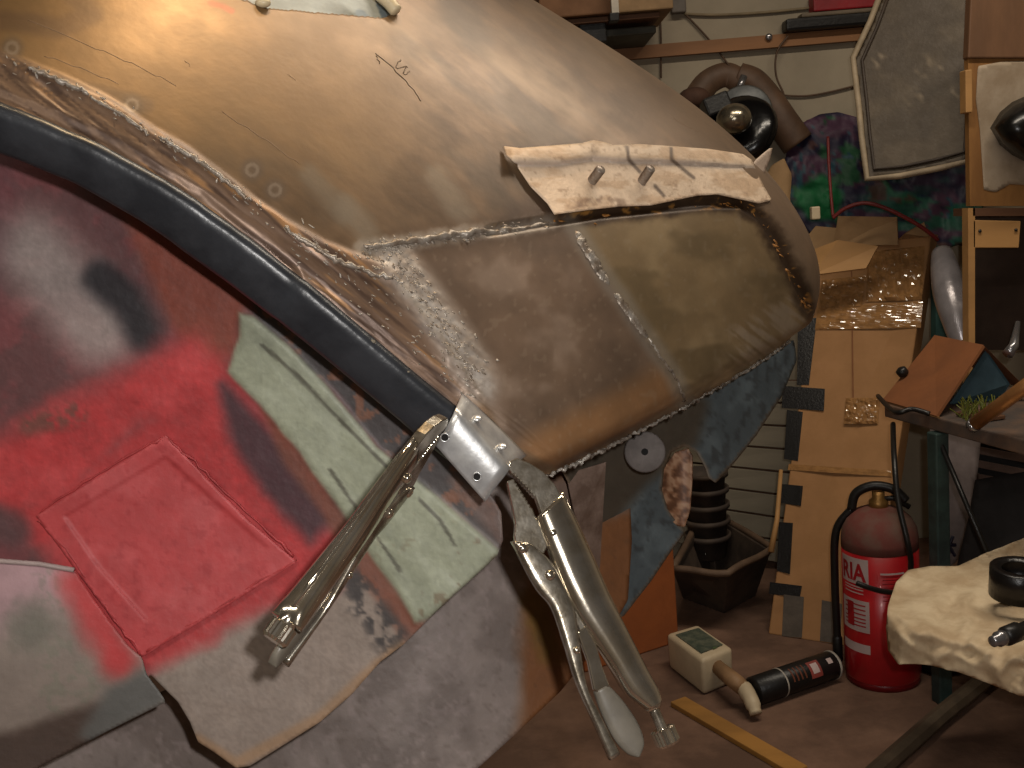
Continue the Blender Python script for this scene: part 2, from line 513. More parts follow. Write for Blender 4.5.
    for x, y in ((132, 105), (252, 170), (275, 190), (12, 48)):
        rr = np.hypot(X - x, Y - y); c = mixc(c, (88, 74, 62), sstep(16, 6, rr) * .6); c = mixc(c, (158, 144, 130), sstep(2.6, .6, np.abs(rr - 5.5)) * .4)
    c = mixc(c, (214, 208, 200), sstep(30, 6, pdist(X, Y, CORNER)) * (0.2 + .8 * fbm(q / 16, p / 5, 70)))
    met = np.maximum(met, sstep(26, 8, pdist(X, Y, CORNER)) * .4)
    # dots of grinding grit on the panels, red crayon by the opening
    g = sstep(.80, .86, vnoise(X / 5.0, Y / 5.0, 77)) * (np.minimum(dl, dr) < -6)
    c = mixc(c, (160, 144, 124), g * .16)
    c = mixc(c, (150, 60, 36), sstep(5, 2, pdist(X, Y, [(211, 3), (221, 6), (232, 11)]) + 3 * (fine - .3)) * .5)
    c = mixc(c, (196, 150, 84), k * 0)
    return c, met


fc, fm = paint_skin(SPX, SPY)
# relief: sunken scorched joint, lapped weld along the arch
rel = -0.0035 * sstep(7, 1, pdist(SPX, SPY, BURN)) + 0.002 * sstep(12, 2, pdist(SPX, SPY, ARC_WELD)) * FRONT
rel += 0.0022 * sstep(26, 8, pdist(SPX, SPY, CORNER)) * fbm(SPX / 6, SPY / 6, 5)
rel += 0.0012 * (fbm((SPX * .78 + SPY * .62) / 60, (-SPX * .62 + SPY * .78) / 6, 61) - .5) * sstep(1.0, .75, (V2 + 1) * 6) * 2
rel += -0.004 * sstep(10, 3, np.abs(pdist(SPX, SPY, [(-20, 104), (90, 150), (190, 208), (280, 281)]) - 14))* sstep(.25, .0, (V2 + 1))
SK = SK + NRM * rel[..., None]
ii, jj = np.meshgrid(np.arange(NU - 1), np.arange(NV - 1), indexing='ij')
cxp = (SPX[:-1, :-1] + SPX[1:, 1:]) / 2; cyp = (SPY[:-1, :-1] + SPY[1:, 1:]) / 2
kp = ~(inside(cxp, cyp, HOLE) & FRONT[:-1, :-1])
a = ii * NV + jj
FQ = np.stack([a, a + 1, a + NV + 1, a + NV], -1)[kp]
tri_n = np.cross(SK[200, 61] - SK[200, 60], SK[201, 61] - SK[200, 60])
if tri_n @ NRM[200, 60] < 0: FQ = FQ[:, ::-1]
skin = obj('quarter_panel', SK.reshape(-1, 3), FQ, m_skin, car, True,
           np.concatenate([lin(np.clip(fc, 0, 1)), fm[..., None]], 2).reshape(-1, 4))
sm = skin.modifiers.new('thickness', 'SOLIDIFY'); sm.thickness = 0.0015; sm.offset = -1
_fx = np.where(FRONT, SPX, 1e6)


def on_skin(x, y, lift=0.0):
    k = np.argmin((_fx - x) ** 2 + (SPY - y) ** 2); i, j = divmod(k, NV)
    return SK[i, j] + NRM[i, j] * lift, NRM[i, j]


# opening high on the wing: recessed blue-grey sheet and a rolled cream rim
_hd = tps([(x, y, proj(on_skin(x, y)[0])[2]) for x, y in ((205, 25), (250, 25), (300, 28), (350, 30), (400, 34), (420, 10), (430, -25), (200, 0), (190, -30))])
hb = sheet('opening_panel', [(205, -50), (215, 4), (262, 16), (330, 22), (412, 30), (400, -50)], lambda X, Y: _hd(X, Y) + .03,
           mat('blue_grey_primer', (150, 160, 160), 0.5, scale=20), car, None, 6)
pts = [on_skin(395, 16, .004)[0], on_skin(385, 7, .006)[0], on_skin(375, -2, .006)[0], on_skin(360, -20, .006)[0]]
g = G().tube(smooth_path(pts, 6), [.0065 if i else .004 for i in range(19)], 12); g.build('rolled_rim', mat('cream_rim', (214, 196, 160), 0.4), car, True)
tag(g.ball(on_skin(262, 4, .004)[0], (.007, .007, .004)) and G().ball(on_skin(262, 4, .002)[0], (.007, .006, .004)).build('rim_nub', MATS['cream_rim'], car, True))


def bead(name, pts, w, m, lift=0.0005, seed=1, n=10, hi=0.45, taper=True, jit=1.0):
    P = []
    tot = smooth_path([np.array([x, y, 0]) for x, y in pts], n)
    r = np.random.default_rng(seed); R = []; L = len(tot)
    for i, p in enumerate(tot):
        q, nn = on_skin(p[0] + r.normal(0, .7 * jit), p[1] + r.normal(0, .7 * jit), lift)
        P.append(q); k = math.sin(math.pi * (i + 1) / (L + 1)) ** .3 if taper else 1
        R.append(w * k * (1 + jit * r.uniform(-.4, .25)))
    g = G(); nn = on_skin(tot[L // 2][0], tot[L // 2][1])[1]
    g.tube(P, R, 8, True)
    c = np.mean(P, 0)
    V = []
    for v in g.v: V.append(v)
    o = obj(name, V, g.f, m, car, True); fix_normals(o)
    return o


def lumps(name, pts, w, count, size, m, seed=2, lift=0.0):
    g = G(); r = np.random.default_rng(seed)
    tot = smooth_path([np.array([x, y, 0]) for x, y in pts], 12)
    for i in range(count):
        p = tot[r.integers(len(tot))]
        q, nn = on_skin(p[0] + r.normal(0, w), p[1] + r.normal(0, w), lift)
        R = frame(np.array([CR * .78 - CU * .62])[0] + r.normal(0, .3, 3), z=nn)
        s = size * r.uniform(.5, 1.3)
        g.ball(q, (s * r.uniform(1.5, 4.5), s * .8, s * .28), 7, 5, R)
    o = g.build(name, m, car, True); o['kind'] = 'stuff'; return o


bead('weld_bead', TOP_WELD, .0032, m_weld, seed=3)
bead('weld_bead', [(30, 72), (60, 84), (88, 97)], .0022, m_weld, seed=4)
bead('weld_bead', [(90, 100), (120, 116), (148, 136)], .0018, m_weld, seed=5)
bead('weld_bead', [(160, 138), (185, 155), (216, 176), (250, 203)], .0024, m_weld, seed=6)
bead('weld_bead', [(285, 230), (325, 256), (360, 270), (392, 280)], .0026, m_weld, seed=8)
bead('weld_bead', [(575, 228), (585, 246), (598, 268), (610, 286)], .0085, m_weld, seed=9, lift=-.0052, jit=.25)
bead('weld_bead', [(614, 292), (630, 314), (648, 338)], .0070, m_weld, seed=10, lift=-.0042, jit=.25)
bead('weld_bead', [(648, 338), (664, 362), (678, 384), (684, 402)], .0017, m_weld, seed=11)
lumps('weld_spatter', [(372, 250), (400, 268), (425, 300), (450, 335), (472, 368)], 9, 300, .0012, m_weld, 12, -.0003)
lumps('weld_spatter', [(366, 250), (430, 240), (500, 230), (550, 222)], 3, 130, .0012, m_weld, 13)
lumps('weld_spatter', ARC_WELD, 4, 130, .0009, m_weld, 14)
lumps('weld_spatter', [(300, 246), (360, 290), (430, 350), (470, 385)], 10, 90, .0008, m_weld, 15)
lumps('scorched_crust', BURN[1:], 2.0, 130, .0022, m_dark, 16, -.002)
# ragged burr along the cut lower edge
r = np.random.default_rng(20); bp_ = []; br = []
for j in range(4, int(NV * .86)):
    if j % 2: continue
    bp_.append(SK[-1, j] + r.normal(0, .0009, 3)); br.append(r.uniform(.0009, .0026))
G().tube(bp_, br, 7).build('burr_edge', mat('burr_metal', (190, 184, 174), .35, metal=.35, col2=(110, 98, 88), scale=120, bump=.5), car, True)
# pen lines and scratches scribed on the metal
m_pen = mat('pen_ink', (104, 84, 66), .7)
m_scr = mat('scratch_mark', (138, 110, 84), .6)
for m_, w_, lines in ((m_pen, .0005, ([(376, 54), (390, 66), (408, 84), (421, 101)], [(376, 55), (380, 63)], [(376, 55), (384, 59)], [(400, 60), (396, 68), (407, 66), (403, 74), (410, 72)])),
                      (m_scr, .00025, ([(28, 20), (70, 38), (110, 54), (150, 72), (176, 86)], [(222, 112), (260, 136), (300, 164)], [(288, 74), (296, 80)], [(45, 56), (80, 68), (118, 84)],
                                      [(185, 60), (190, 66)], [(672, 118), (694, 130), (700, 131)]))):
    for pts in lines:
        P = [on_skin(p[0], p[1], .0)[0] for p in smooth_path([np.array([*p, 0]) for p in pts], 6)]
        G().tube(P, w_, 5).build('pen_line' if m_ is m_pen else 'scratch', m_, car, True)

# black lip of the wheel arch: rounded top edge, flat face, returned lower edge
LT = SK[:, 0]
lx, ly, ld = proj(LT)
LBX = [-160, 0, 100, 200, 280, 360, 470]; LBY = [95, 150, 192, 260, 320, 384, 478]
prof_rows = []; LW = []
sel = [i for i in range(0, NU, 5) if lx[i] < 478]
for i in sel:
    T = LT[min(i + 3, NU - 1)] - LT[max(i - 3, 0)]; T /= np.linalg.norm(T)
    # foot of the lip: along the image normal of the arch, a little farther in
    tx, ty = lx[min(i + 5, NU - 1)] - lx[max(i - 5, 0)], ly[min(i + 5, NU - 1)] - ly[max(i - 5, 0)]
    nl = math.hypot(tx, ty); nx_, ny_ = -ty / nl, tx / nl
    best = None
    for w in np.arange(20, 80, 1.0):
        x, y = lx[i] + nx_ * w, ly[i] + ny_ * w
        if y > np.interp(x, LBX, LBY): best = w; break
    LW.append((best or 48, nx_, ny_))
LWs = np.array(LW); _k = np.ones(15) / 15
LWs = np.stack([np.convolve(np.pad(LWs[:, c_], 7, mode='edge'), _k, mode='valid') for c_ in range(3)], 1)
for i, (w, nx_, ny_) in zip(sel, LWs):
    A = LT[i] + NRM[i, 0] * .001
    tow = (CP - A) / np.linalg.norm(CP - A)
    B = at(lx[i] + nx_ * w, ly[i] + ny_ * w, ld[i] + .006)
    row = [A - tow * .012, A + tow * .002 - (B - A) * .03, A + tow * .0065 + (B - A) * .06, A + tow * .0085 + (B - A) * .16, A + tow * .008 + (B - A) * .3, A + tow * .006 + (B - A) * .6,
           A + tow * .003 + (B - A) * .93, B, B - tow * .006, B - tow * .02 + (A - B) * .02]
    prof_rows.append(row)
V = [p for row in prof_rows for p in row]; n = len(prof_rows[0])
Fc = [(i * n + k, i * n + k + 1, (i + 1) * n + k + 1, (i + 1) * n + k) for i in range(len(prof_rows) - 1) for k in range(n - 1)]
lip = obj('wheel_arch_lip', V, Fc, mat('black_satin_paint', (44, 46, 50), .34, col2=(32, 34, 38), scale=25, bump=.12, bscale=120), car, True)
fix_normals(lip); lip.modifiers.new('thickness', 'SOLIDIFY').thickness = .0012
for x, y, s in ((372, 342, .004), (408, 372, .002)):
    i = np.argmin((lx - x) ** 2 + (ly - y + 20) ** 2)
    G().ball(at(x, y, ld[i] - .004), (s * .8, .0012, s * .45), 8, 5).build('paint_chip', mat('cream_chip', (112, 104, 90), .7), car, True)

# inner wing: primed sheet behind the arch with a free lower edge
WING = [(-90, 20), (0, 120), (100, 165), (200, 230), (280, 292), (360, 356), (440, 425), (492, 496), (501, 512), (503, 540), (497, 556), (462, 588), (432, 616), (404, 644),
        (380, 662), (352, 694), (320, 722), (282, 746), (250, 766), (236, 768), (214, 752), (198, 742), (190, 722), (178, 702), (162, 686), (150, 674), (140, 690), (60, 690), (-90, 660)]
wing_d = tps([(-90, 100, .835), (0, 250, .855), (100, 350, .872), (200, 280, .862), (330, 380, .872), (440, 450, .872), (500, 530, .862), (420, 620, .872), (300, 620, .885), (250, 760, .875), (150, 670, .875),
              (60, 560, .885), (-90, 560, .885), (200, 480, .888)])
STRIPE = [(228, 372), (240, 336), (238, 312), (254, 316), (290, 346), (330, 388), (378, 447), (425, 486), (502, 552), (470, 582), (432, 616), (415, 624), (396, 590), (372, 556), (340, 510), (300, 452), (262, 408)]
PATCH = [(36, 516), (100, 476), (166, 435), (206, 478), (250, 522), (297, 562), (230, 604), (142, 657), (112, 618), (77, 572), (60, 548)]


def paint_wing(X, Y):
    n = fbm(X / 40, Y / 40, 101); f = fbm(X / 9, Y / 9, 102); ff = fbm(X / 3, Y / 3, 103, 3)
    w = 10 * (n - .5)
    c = np.ones(X.shape + (3,)) * np.array([112, 64, 66]) / 255
    c = mixc(c, (84, 62, 62), sstep(.45, .6, n) * .6)
    # grey overspray cloud, black scorch
    c = mixc(c, (150, 140, 136), sstep(66, 12, pdist(X, Y, [(30, 250), (70, 290), (100, 325)]) + 2 * w) * .85)
    c = mixc(c, (70, 44, 52), sstep(-10, -60, X - 0 - 40 + (Y - 250) * .2) * .4)
    c = mixc(c, (38, 36, 40), sstep(30, 8, pdist(X, Y, [(100, 278), (125, 300), (145, 332)]) + 1.5 * w) * .92)
    c = mixc(c, (128, 66, 52), sstep(12, -8, sdf(X, Y, [(120, 205), (200, 240), (250, 300), (238, 325), (236, 345), (215, 372), (190, 350), (160, 300)]) + w) * .9)
    # grey sheet low down
    low = sstep(-20, 30, (X - 160) * .42 + (Y - 600) * .9 + w)
    c = mixc(c, (142, 130, 120), low * .95); c = mixc(c, (116, 104, 96), low * sstep(.45, .65, ff) * .6); c = mixc(c, (150, 118, 88), low * sstep(10, 2, pdist(X, Y, [(198, 740), (236, 764), (320, 718), (400, 645)])) * .7)
    # red primer
    red = np.minimum(sdf(X, Y, PATCH) - 20, pdist(X, Y, [(20, 430), (110, 380), (170, 370), (230, 440), (250, 480), (300, 560)]) - 46) + 2.2 * w
    red = np.minimum(red, sdf(X, Y, [(-60, 440), (100, 360), (140, 420), (60, 520), (-60, 500)]) + 2 * w)
    k = sstep(14, -16, red) * sstep(372, 420, Y + .55 * (X - 150) + 14 * (n - .5)* 2 + 40)
    c = mixc(c, (172, 58, 60), k); c = mixc(c, (186, 78, 80), k * sstep(.5, .75, n) * .45); c = mixc(c, (138, 42, 44), k * sstep(.5, .3, n) * .4)
    c = mixc(c, (96, 70, 60), sstep(18, 4, pdist(X, Y, [(30, 425), (75, 412)]) + w) * .7 * sstep(.4, .6, f))
    c = mixc(c, (84, 62, 64), sstep(26, 6, pdist(X, Y, [(-10, 520), (14, 530)]) + w) * .8)
    # dark undersealed and rusty strips beside the sealer
    c = mixc(c, (62, 46, 52), sstep(14, -6, sdf(X, Y, [(222, 385), (256, 420), (300, 470), (330, 520), (310, 540), (270, 490), (235, 440)]) + w) * .9)
    c = mixc(c, (112, 66, 52), sstep(8, -5, sdf(X, Y, [(262, 408), (300, 452), (345, 520), (395, 590), (425, 628), (405, 640), (370, 590), (320, 510), (285, 460)]) + .6 * w) * .85)
    c = mixc(c, (58, 54, 54), sstep(10, -6, sdf(X, Y, [(340, 560), (380, 590), (410, 635), (380, 655), (350, 610)]) + 1.6 * w) * sstep(.40, .56, f) * .9)
    # sealer
    k = sstep(3, -2, sdf(X, Y, STRIPE) + .5 * w)
    sc = np.ones_like(c) * np.array([142, 146, 126]) / 255
    q = X * .72 + Y * .70; p = -X * .70 + Y * .72
    sc = mixc(sc, (120, 124, 108), sstep(.52, .72, fbm(q / 60, p / 16, 111)) * .45); sc = mixc(sc, (158, 162, 144), sstep(.52, .7, fbm(q / 60, p / 30, 112)) * .4)
    for ln in ([(262, 345), (300, 378), (345, 425), (390, 470)], [(330, 470), (365, 520), (400, 570)], [(420, 500), (440, 520), (455, 545)]):
        sc = mixc(sc, (74, 72, 62), sstep(2.6, .8, pdist(X, Y, ln) + 3 * (f - .5)) * .75)
    sc = mixc(sc, (96, 72, 52), sstep(.70, .76, f) * sstep(430, 560, q * .72) * .5)
    c = c * (1 - k[..., None]) + sc * k[..., None]
    # dark strip against the lip
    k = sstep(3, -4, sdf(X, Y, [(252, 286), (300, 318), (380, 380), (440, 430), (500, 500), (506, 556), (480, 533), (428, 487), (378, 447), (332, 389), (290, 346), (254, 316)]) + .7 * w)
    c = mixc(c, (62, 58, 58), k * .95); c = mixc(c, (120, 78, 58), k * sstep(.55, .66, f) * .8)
    c = mixc(c, (104, 82, 74), sstep(10, -6, sdf(X, Y, [(455, 480), (500, 505), (504, 548), (480, 522)]) + w) * .85)
    return c * (0.92 + .16 * ff)[..., None]


def wing_relief(X, Y):
    q = X * .72 + Y * .70; p = -X * .70 + Y * .72
    k = sstep(3, -5, sdf(X, Y, STRIPE))
    return k * (.0022 + .0022 * fbm(q / 60, p / 14, 111)) + .0012 * fbm(X / 18, Y / 18, 7)


sheet('inner_wing', WING, wing_d, m_paint, car, paint_wing, 2.6, .0016, wing_relief)


def paint_patch(X, Y):
    n = fbm(X / 40, Y / 40, 201); f = fbm(X / 8, Y / 8, 202)
    c = np.ones(X.shape + (3,)) * np.array([172, 66, 68]) / 255
    c = mixc(c, (184, 84, 86), sstep(.45, .7, n) * .6); c = mixc(c, (142, 44, 48), sstep(.62, .72, f) * .35)
    e = pdist(X, Y, PATCH, True)
    c = mixc(c, (196, 84, 86), sstep(6, 1, e) * sstep(.45, .6, f) * .6)
    return c


def patch_relief(X, Y):
    # swaged border: raised flat margin then a sunken field with one crease
    inner = [(62, 516), (166, 455), (270, 548), (146, 622), (96, 566)]
    d = sdf(X, Y, inner)
    return .0045 - .002 * sstep(4, -4, d) + .0012 * sstep(3, 0, np.abs(d)) + .0008 * fbm(X / 14, Y / 14, 9)


sheet('repair_patch', PATCH, wing_d, m_paint, car, paint_patch, 2.4, .0012, patch_relief)['label'] = 'red primed square repair patch'
for pts in ([(38, 520), (75, 560), (100, 600), (140, 652)], [(146, 652), (220, 606), (296, 560)], [(296, 556), (250, 516), (205, 472), (168, 438)], [(160, 438), (100, 474), (40, 512)]):
    P = [at(p[0] + rng.normal(0, 1), p[1] + rng.normal(0, 1), float(wing_d(p[0], p[1])) - .004) for p in smooth_path([np.array([*p, 0]) for p in pts], 8)]
    G().tube(P, [.0013 * rng.uniform(.5, 1.3) for _ in P], 7).build('patch_weld', mat('red_primer', (170, 58, 60), .55, scale=40), car, True)

# grey panel at lower left with its folded rim
LOWL = [(-80, 556), (0, 561), (40, 564), (74, 570), (90, 594), (110, 622), (128, 646), (142, 658), (146, 674), (158, 690), (166, 702), (110, 730), (60, 756), (20, 778), (-80, 830)]


def paint_lowl(X, Y):
    n = fbm(X / 40, Y / 40, 301); f = fbm(X / 7, Y / 7, 302)
    c = np.ones(X.shape + (3,)) * np.array([128, 116, 108]) / 255
    c = mixc(c, (176, 138, 146), sstep(652, 590, Y + .3 * X + 50 * (n - .5)) * .75); c = mixc(c, (108, 110, 96), sstep(.55, .68, f) * sstep(20, 50, X) * .4)
    c = mixc(c, (96, 96, 86), sstep(38, 10, np.hypot(X - 28, Y - 625) + 20 * (f - .5)) * .6)
    c = mixc(c, (176, 56, 58), sstep(34, 4, pdist(X, Y, [(80, 585), (100, 620), (118, 655)]) + 20 * (n - .5)) * .95)
    c = mixc(c, (66, 52, 46), sstep(-4, 14, (Y - 718) - (X - 30) * -.35 + 14 * (n - .5)) * sstep(112, 92, X) * .85)
    c = mixc(c, (88, 88, 86), sstep(10, -8, sdf(X, Y, [(150, 668), (170, 700), (92, 745), (80, 735), (108, 690)]) + 6 * (f - .5)) * .9)
    return c


lowl_d = tps([(-80, 560, .875), (0, 561, .868), (74, 570, .872), (142, 658, .866), (166, 702, .87), (60, 756, .865), (0, 660, .85), (-80, 800, .85)])
sheet('lower_inner_panel', LOWL, lowl_d, m_paint, car, paint_lowl, 2.6, .0014)
G().tube([at(x, y, float(lowl_d(x, y)) - .001) for x, y in ((-80, 556), (-40, 558), (0, 561), (40, 564), (74, 570))], .0022, 8).build('folded_rim', mat('pale_rim', (168, 150, 146), .5), car, True)

# rounded underside panel behind the free edge of the wing
UND = [(-60, 840), (30, 764), (100, 720), (165, 690), (240, 690), (350, 640), (440, 560), (470, 500), (505, 462), (560, 455), (612, 470), (630, 500), (632, 540), (628, 600), (612, 628), (590, 655), (560, 692), (520, 730), (478, 768), (440, 800), (400, 840)]
und_d = tps([(-60, 840, .96), (100, 740, .99), (300, 740, .985), (440, 640, 1.0), (500, 520, 1.03), (560, 470, 1.06), (612, 470, 1.10), (628, 560, 1.10), (560, 660, 1.04), (480, 740, 1.0), (400, 840, .97)])


def paint_und(X, Y):
    n = fbm(X / 45, Y / 45, 401); f = fbm(X / 8, Y / 8, 402)
    c = np.ones(X.shape + (3,)) * np.array([138, 126, 120]) / 255
    c = mixc(c, (110, 98, 92), sstep(.42, .62, n) * .6); c = mixc(c, (152, 138, 134), sstep(.56, .72, f) * .6)
    c = mixc(c, (120, 74, 40), sstep(-6, 18, X - 522 - (Y - 600) * -.08 + 20 * (n - .5)) * .9)  # rusty brown, with the warm lamp glow painted into it
    c = mixc(c, (110, 84, 34), sstep(20, 4, pdist(X, Y, [(535, 600), (550, 650)]) + 14 * (f - .5)) * .8)
    c = mixc(c, (116, 98, 88), sstep(10, -8, sdf(X, Y, [(540, 480), (640, 465), (630, 510), (596, 520), (592, 600), (576, 560)]) + 10 * (f - .5)) * .9)
    c = mixc(c, (70, 56, 46), sstep(.66, .74, fbm(X / 5, Y / 5, 404)) * .18)
    return c


sheet('underside_panel', UND, und_d, m_paint, car, paint_und, 3.2, .0016)

# blue-grey rear valance with a rough cut-out, below the cut edge of the quarter panel
VAL = [(562, 470), (620, 436), (690, 398), (750, 366), (794, 340), (797, 360), (782, 396), (756, 436), (735, 462), (716, 483), (709, 478), (706, 468), (697, 452), (685, 446), (672, 452), (664, 470),
       (662, 490), (668, 510), (678, 524), (686, 532), (672, 550), (652, 580), (624, 616), (606, 622), (598, 600), (592, 560), (588, 520)]
val_d = tps([(562, 476, 1.02), (690, 408, 1.12), (796, 350, 1.26), (740, 450, 1.20), (686, 530, 1.17), (624, 616, 1.13), (595, 560, 1.10)])


def paint_val(X, Y):
    n = fbm(X / 30, Y / 30, 501); f = fbm(X / 6, Y / 9, 502)
    c = np.ones(X.shape + (3,)) * np.array([84, 94, 98]) / 255
    c = mixc(c, (104, 116, 120), sstep(.5, .68, n) * .8); c = mixc(c, (58, 62, 64), sstep(.56, .7, f) * .6)
    c = mixc(c, (72, 62, 50), sstep(16, 0, sdf(X, Y, [(560, 470), (700, 405), (690, 440), (640, 480), (592, 540)])) * .85)
    c = mixc(c, (150, 128, 104), sstep(3, .5, pdist(X, Y, VAL, True)) * .6 * (Y > 400))
    return c


sheet('rear_valance', VAL, val_d, m_paint, car, paint_val, 2.6, .0018)
FLAP = [(688, 448), (676, 452), (664, 468), (658, 484), (660, 500), (666, 516), (678, 526), (685, 527), (690, 510), (692, 480), (692, 456)]


def paint_flap(X, Y):
    f = fbm(X / 5, Y / 5, 511)
    c = np.ones(X.shape + (3,)) * np.array([136, 96, 70]) / 255
    c = mixc(c, (168, 132, 104), sstep(.5, .65, f)); return mixc(c, (84, 54, 36), sstep(.5, .35, f) * .8)


sheet('torn_flap', FLAP, lambda X, Y: 1.155 + .0006 * (X - 675) - .00004 * (X - 675) ** 2, m_paint, car, paint_flap, 2.0, .002)
# rubber washer under the edge
wc = at(645, 452, 1.045); wn = -(CF * .92 - CU * .1 + CR * .2)
g = G().lathe([(.0035, .003), (.019, .003), (.0208, .0015), (.0208, -.002), (.0035, -.002)], wc, wn, 28, False)
g.build('rubber_washer', mat('grey_rubber', (104, 96, 92), .75, scale=40), car, True)
G().tube([wc + wn / np.linalg.norm(wn) * -.004, wc + wn / np.linalg.norm(wn) * .002], .004, 10).build('washer_core', mat('black_hole', (12, 10, 9), .9), car)
# edge fold of valance towards the pliers
G().prism([at(566, 474, 1.03), at(606, 462, 1.045), at(600, 520, 1.06), at(598, 600, 1.07), at(588, 590, 1.06), at(578, 530, 1.04)], CF * .004).build('valance_stay', mat('rust_grey', (118, 98, 86), .7, col2=(86, 66, 54), scale=30), car)

# pale folded strip lying on the wing, with two threaded studs
STRIP = [(504, 146), (520, 148), (558, 145), (582, 143), (593, 140), (605, 142), (613, 145), (640, 144), (671, 146), (710, 149), (743, 154), (752, 160), (757, 172), (764, 186), (772, 200), (760, 203), (746, 200), (719, 194), (699, 195),
         (651, 205), (620, 206), (593, 209), (570, 212), (555, 214), (548, 203), (531, 186), (517, 165), (506, 155)]
_sk_d = tps([(x, y, proj(on_skin(x, y)[0])[2]) for y in (144, 154, 166, 178, 190, 204) for x in range(500, 776, 22) if y > 138 + max(0, x - 740)])


def paint_strip(X, Y):
    n = fbm(X / 24, Y / 8, 601); f = fbm(X / 5, Y / 5, 602)
    c = np.ones(X.shape + (3,)) * np.array([214, 188, 160]) / 255
    c = mixc(c, (188, 156, 124), sstep(.5, .66, n) * .7); c = mixc(c, (150, 122, 98), sstep(.66, .76, f) * .5)
    fold = np.interp(X, [504, 560, 593, 613, 680, 757], [164, 164, 159, 161, 163, 168])
    c = mixc(c, (196, 180, 166), sstep(5, 1, np.abs(Y - fold)) * .8)
    for pts in ([(627, 147), (629, 160), (640, 172)], [(671, 148), (672, 160), (684, 170), (694, 178)], [(655, 186), (664, 196)]):
        c = mixc(c, (96, 80, 68), sstep(2.6, .8, pdist(X, Y, pts)) * .8)
    c = mixc(c, (110, 84, 66), sstep(7, 2, pdist(X, Y, [(572, 205), (600, 200), (622, 203)])) * .5 * sstep(.4, .6, f))
    return c


def strip_relief(X, Y):
    fold = np.interp(X, [504, 560, 593, 613, 680, 757], [164, 164, 159, 161, 163, 168])
    t = fold - Y
    roll = np.where(t > 0, .011 * np.sqrt(np.clip(1 - ((t - 9) / 9.5) ** 2, 0, 1)), .004 * np.exp(t / 3.0) * 0)
    return .006 + .006 * sstep(690, 750, X) + roll * sstep(504, 515, X) + .004 * sstep(8, 0, np.hypot(X - 593, (Y - 148))) + .0008 * fbm(X / 12, Y / 5, 6)


sheet('folded_metal_strip', STRIP, _sk_d, mat('strip_paint', (0, 0, 0), .6, attr=True, var=.08, scale=60, bump=.2), car, paint_strip, 1.6, .0014, strip_relief)['label'] = 'pale cream folded metal strip with two studs'
sheet('strip_corner_tab', [(748, 172), (756, 160), (764, 153), (773, 146), (770, 160), (762, 178), (757, 184)], lambda X, Y: 1.20 + .001 * (X - 750), MATS['strip_paint'], car,
      lambda X, Y: np.ones(X.shape + (3,)) * np.array([196, 172, 150]) / 255, 2.0, .0014)
m_stud = mat('stud_steel', (148, 136, 124), .4, metal=.4, scale=80, col2=(90, 66, 48))
for (bx_, by_), (tx_, ty_) in (((590, 184), (601, 169)), ((639, 184), (651, 168))):
    b0, nn = on_skin(bx_, by_, .002); t0 = at(tx_, ty_, proj(b0)[2] - .016)
    ax = t0 - b0; Ls = np.linalg.norm(ax); prof = []
    for k in range(21):
        h = Ls * k / 20; prof.append((.0050 if k % 2 else .0044, h))
    prof[0] = (.006, 0.0); prof[1] = (.005, Ls * .05)
    st = G().lathe(prof, b0, ax, 14).build('threaded_stud', m_stud, car, True)

# ------------------------------------------------------------------ zinc angle bracket clamped to the arch
m_zinc = mat('zinc_plate', (206, 206, 204), .30, metal=.65, col2=(176, 176, 176), scale=40, bump=.08, bscale=90)
m_hole = MATS['black_hole']
brk = empty('angle_bracket', at(470, 455, .80), 'shiny zinc steel angle bracket with punched holes clamped at the arch end', 'bracket')
# section: front plate bottom -> plate top -> bend -> rear flange; swept along the bracket's length
e0 = [at(436, 446, .786), at(446, 428, .783), at(452, 417, .783), at(456, 409, .786), at(459, 403, .797), at(464, 391, .820)]
e1 = [at(485, 502, .792), at(496, 487, .789), at(504, 477, .789), at(509, 470, .792), at(514, 465, .803), at(527, 455, .830)]
V = []; ns = 9
for k in range(ns):
    t = k / (ns - 1)
    for a_, b_ in zip(e0, e1): V.append(a_ * (1 - t) + b_ * t)
n = len(e0)
# round the bend by subdividing with a smooth path per row
rows = [smooth_path(V[k * n:(k + 1) * n], 5) for k in range(ns)]
V = [p for rw in rows for p in rw]; n = len(rows[0])
o = obj('bracket_plate', V, [(i * n + k, i * n + k + 1, (i + 1) * n + k + 1, (i + 1) * n + k) for i in range(ns - 1) for k in range(n - 1)], m_zinc, brk, True)
fix_normals(o); o.modifiers.new('thickness', 'SOLIDIFY').thickness = .0018
def bfront(px, py, d): return at(px, py, d)
pn = np.cross(e1[0] - e0[0], e0[2] - e0[0]); pn /= np.linalg.norm(pn)
if pn @ (CP - e0[0]) < 0: pn = -pn
def on_plate(px, py, p0=None, nrm=None):
    r_ = ray(px, py); p0 = e0[0] if p0 is None else p0; nrm = pn if nrm is None else nrm
    return CP + r_ * (((p0 - CP) @ nrm) / (r_ @ nrm))
for px, py in ((445, 437), (477, 476)):
    c_ = on_plate(px, py)
    G().lathe([(.0003, .0022), (.0027, .0022), (.0029, .0016), (.0029, -.001)], c_, pn, 18).build('punched_hole', m_hole, brk)
    G().tube([c_ + pn * .0022 + frame(CR, z=pn) @ np.array([math.cos(t), math.sin(t), 0]) * .0032 for t in np.linspace(0, 2 * math.pi, 21)], .0006, 6).build('hole_rim', m_zinc, brk, True)
fn = np.cross(e1[5] - e0[5], e0[4] - e0[5]); fn /= np.linalg.norm(fn)
if fn @ (CP - e0[5]) < 0: fn = -fn
for px, py in ((476, 419), (501, 447)):
    c_ = on_plate(px, py, e0[5], fn)
    G().ball(c_ + fn * .001, (.0042, .0042, .002), 14, 8, frame(CR, z=fn)).build('rivet_dimple', m_zinc, brk, True)

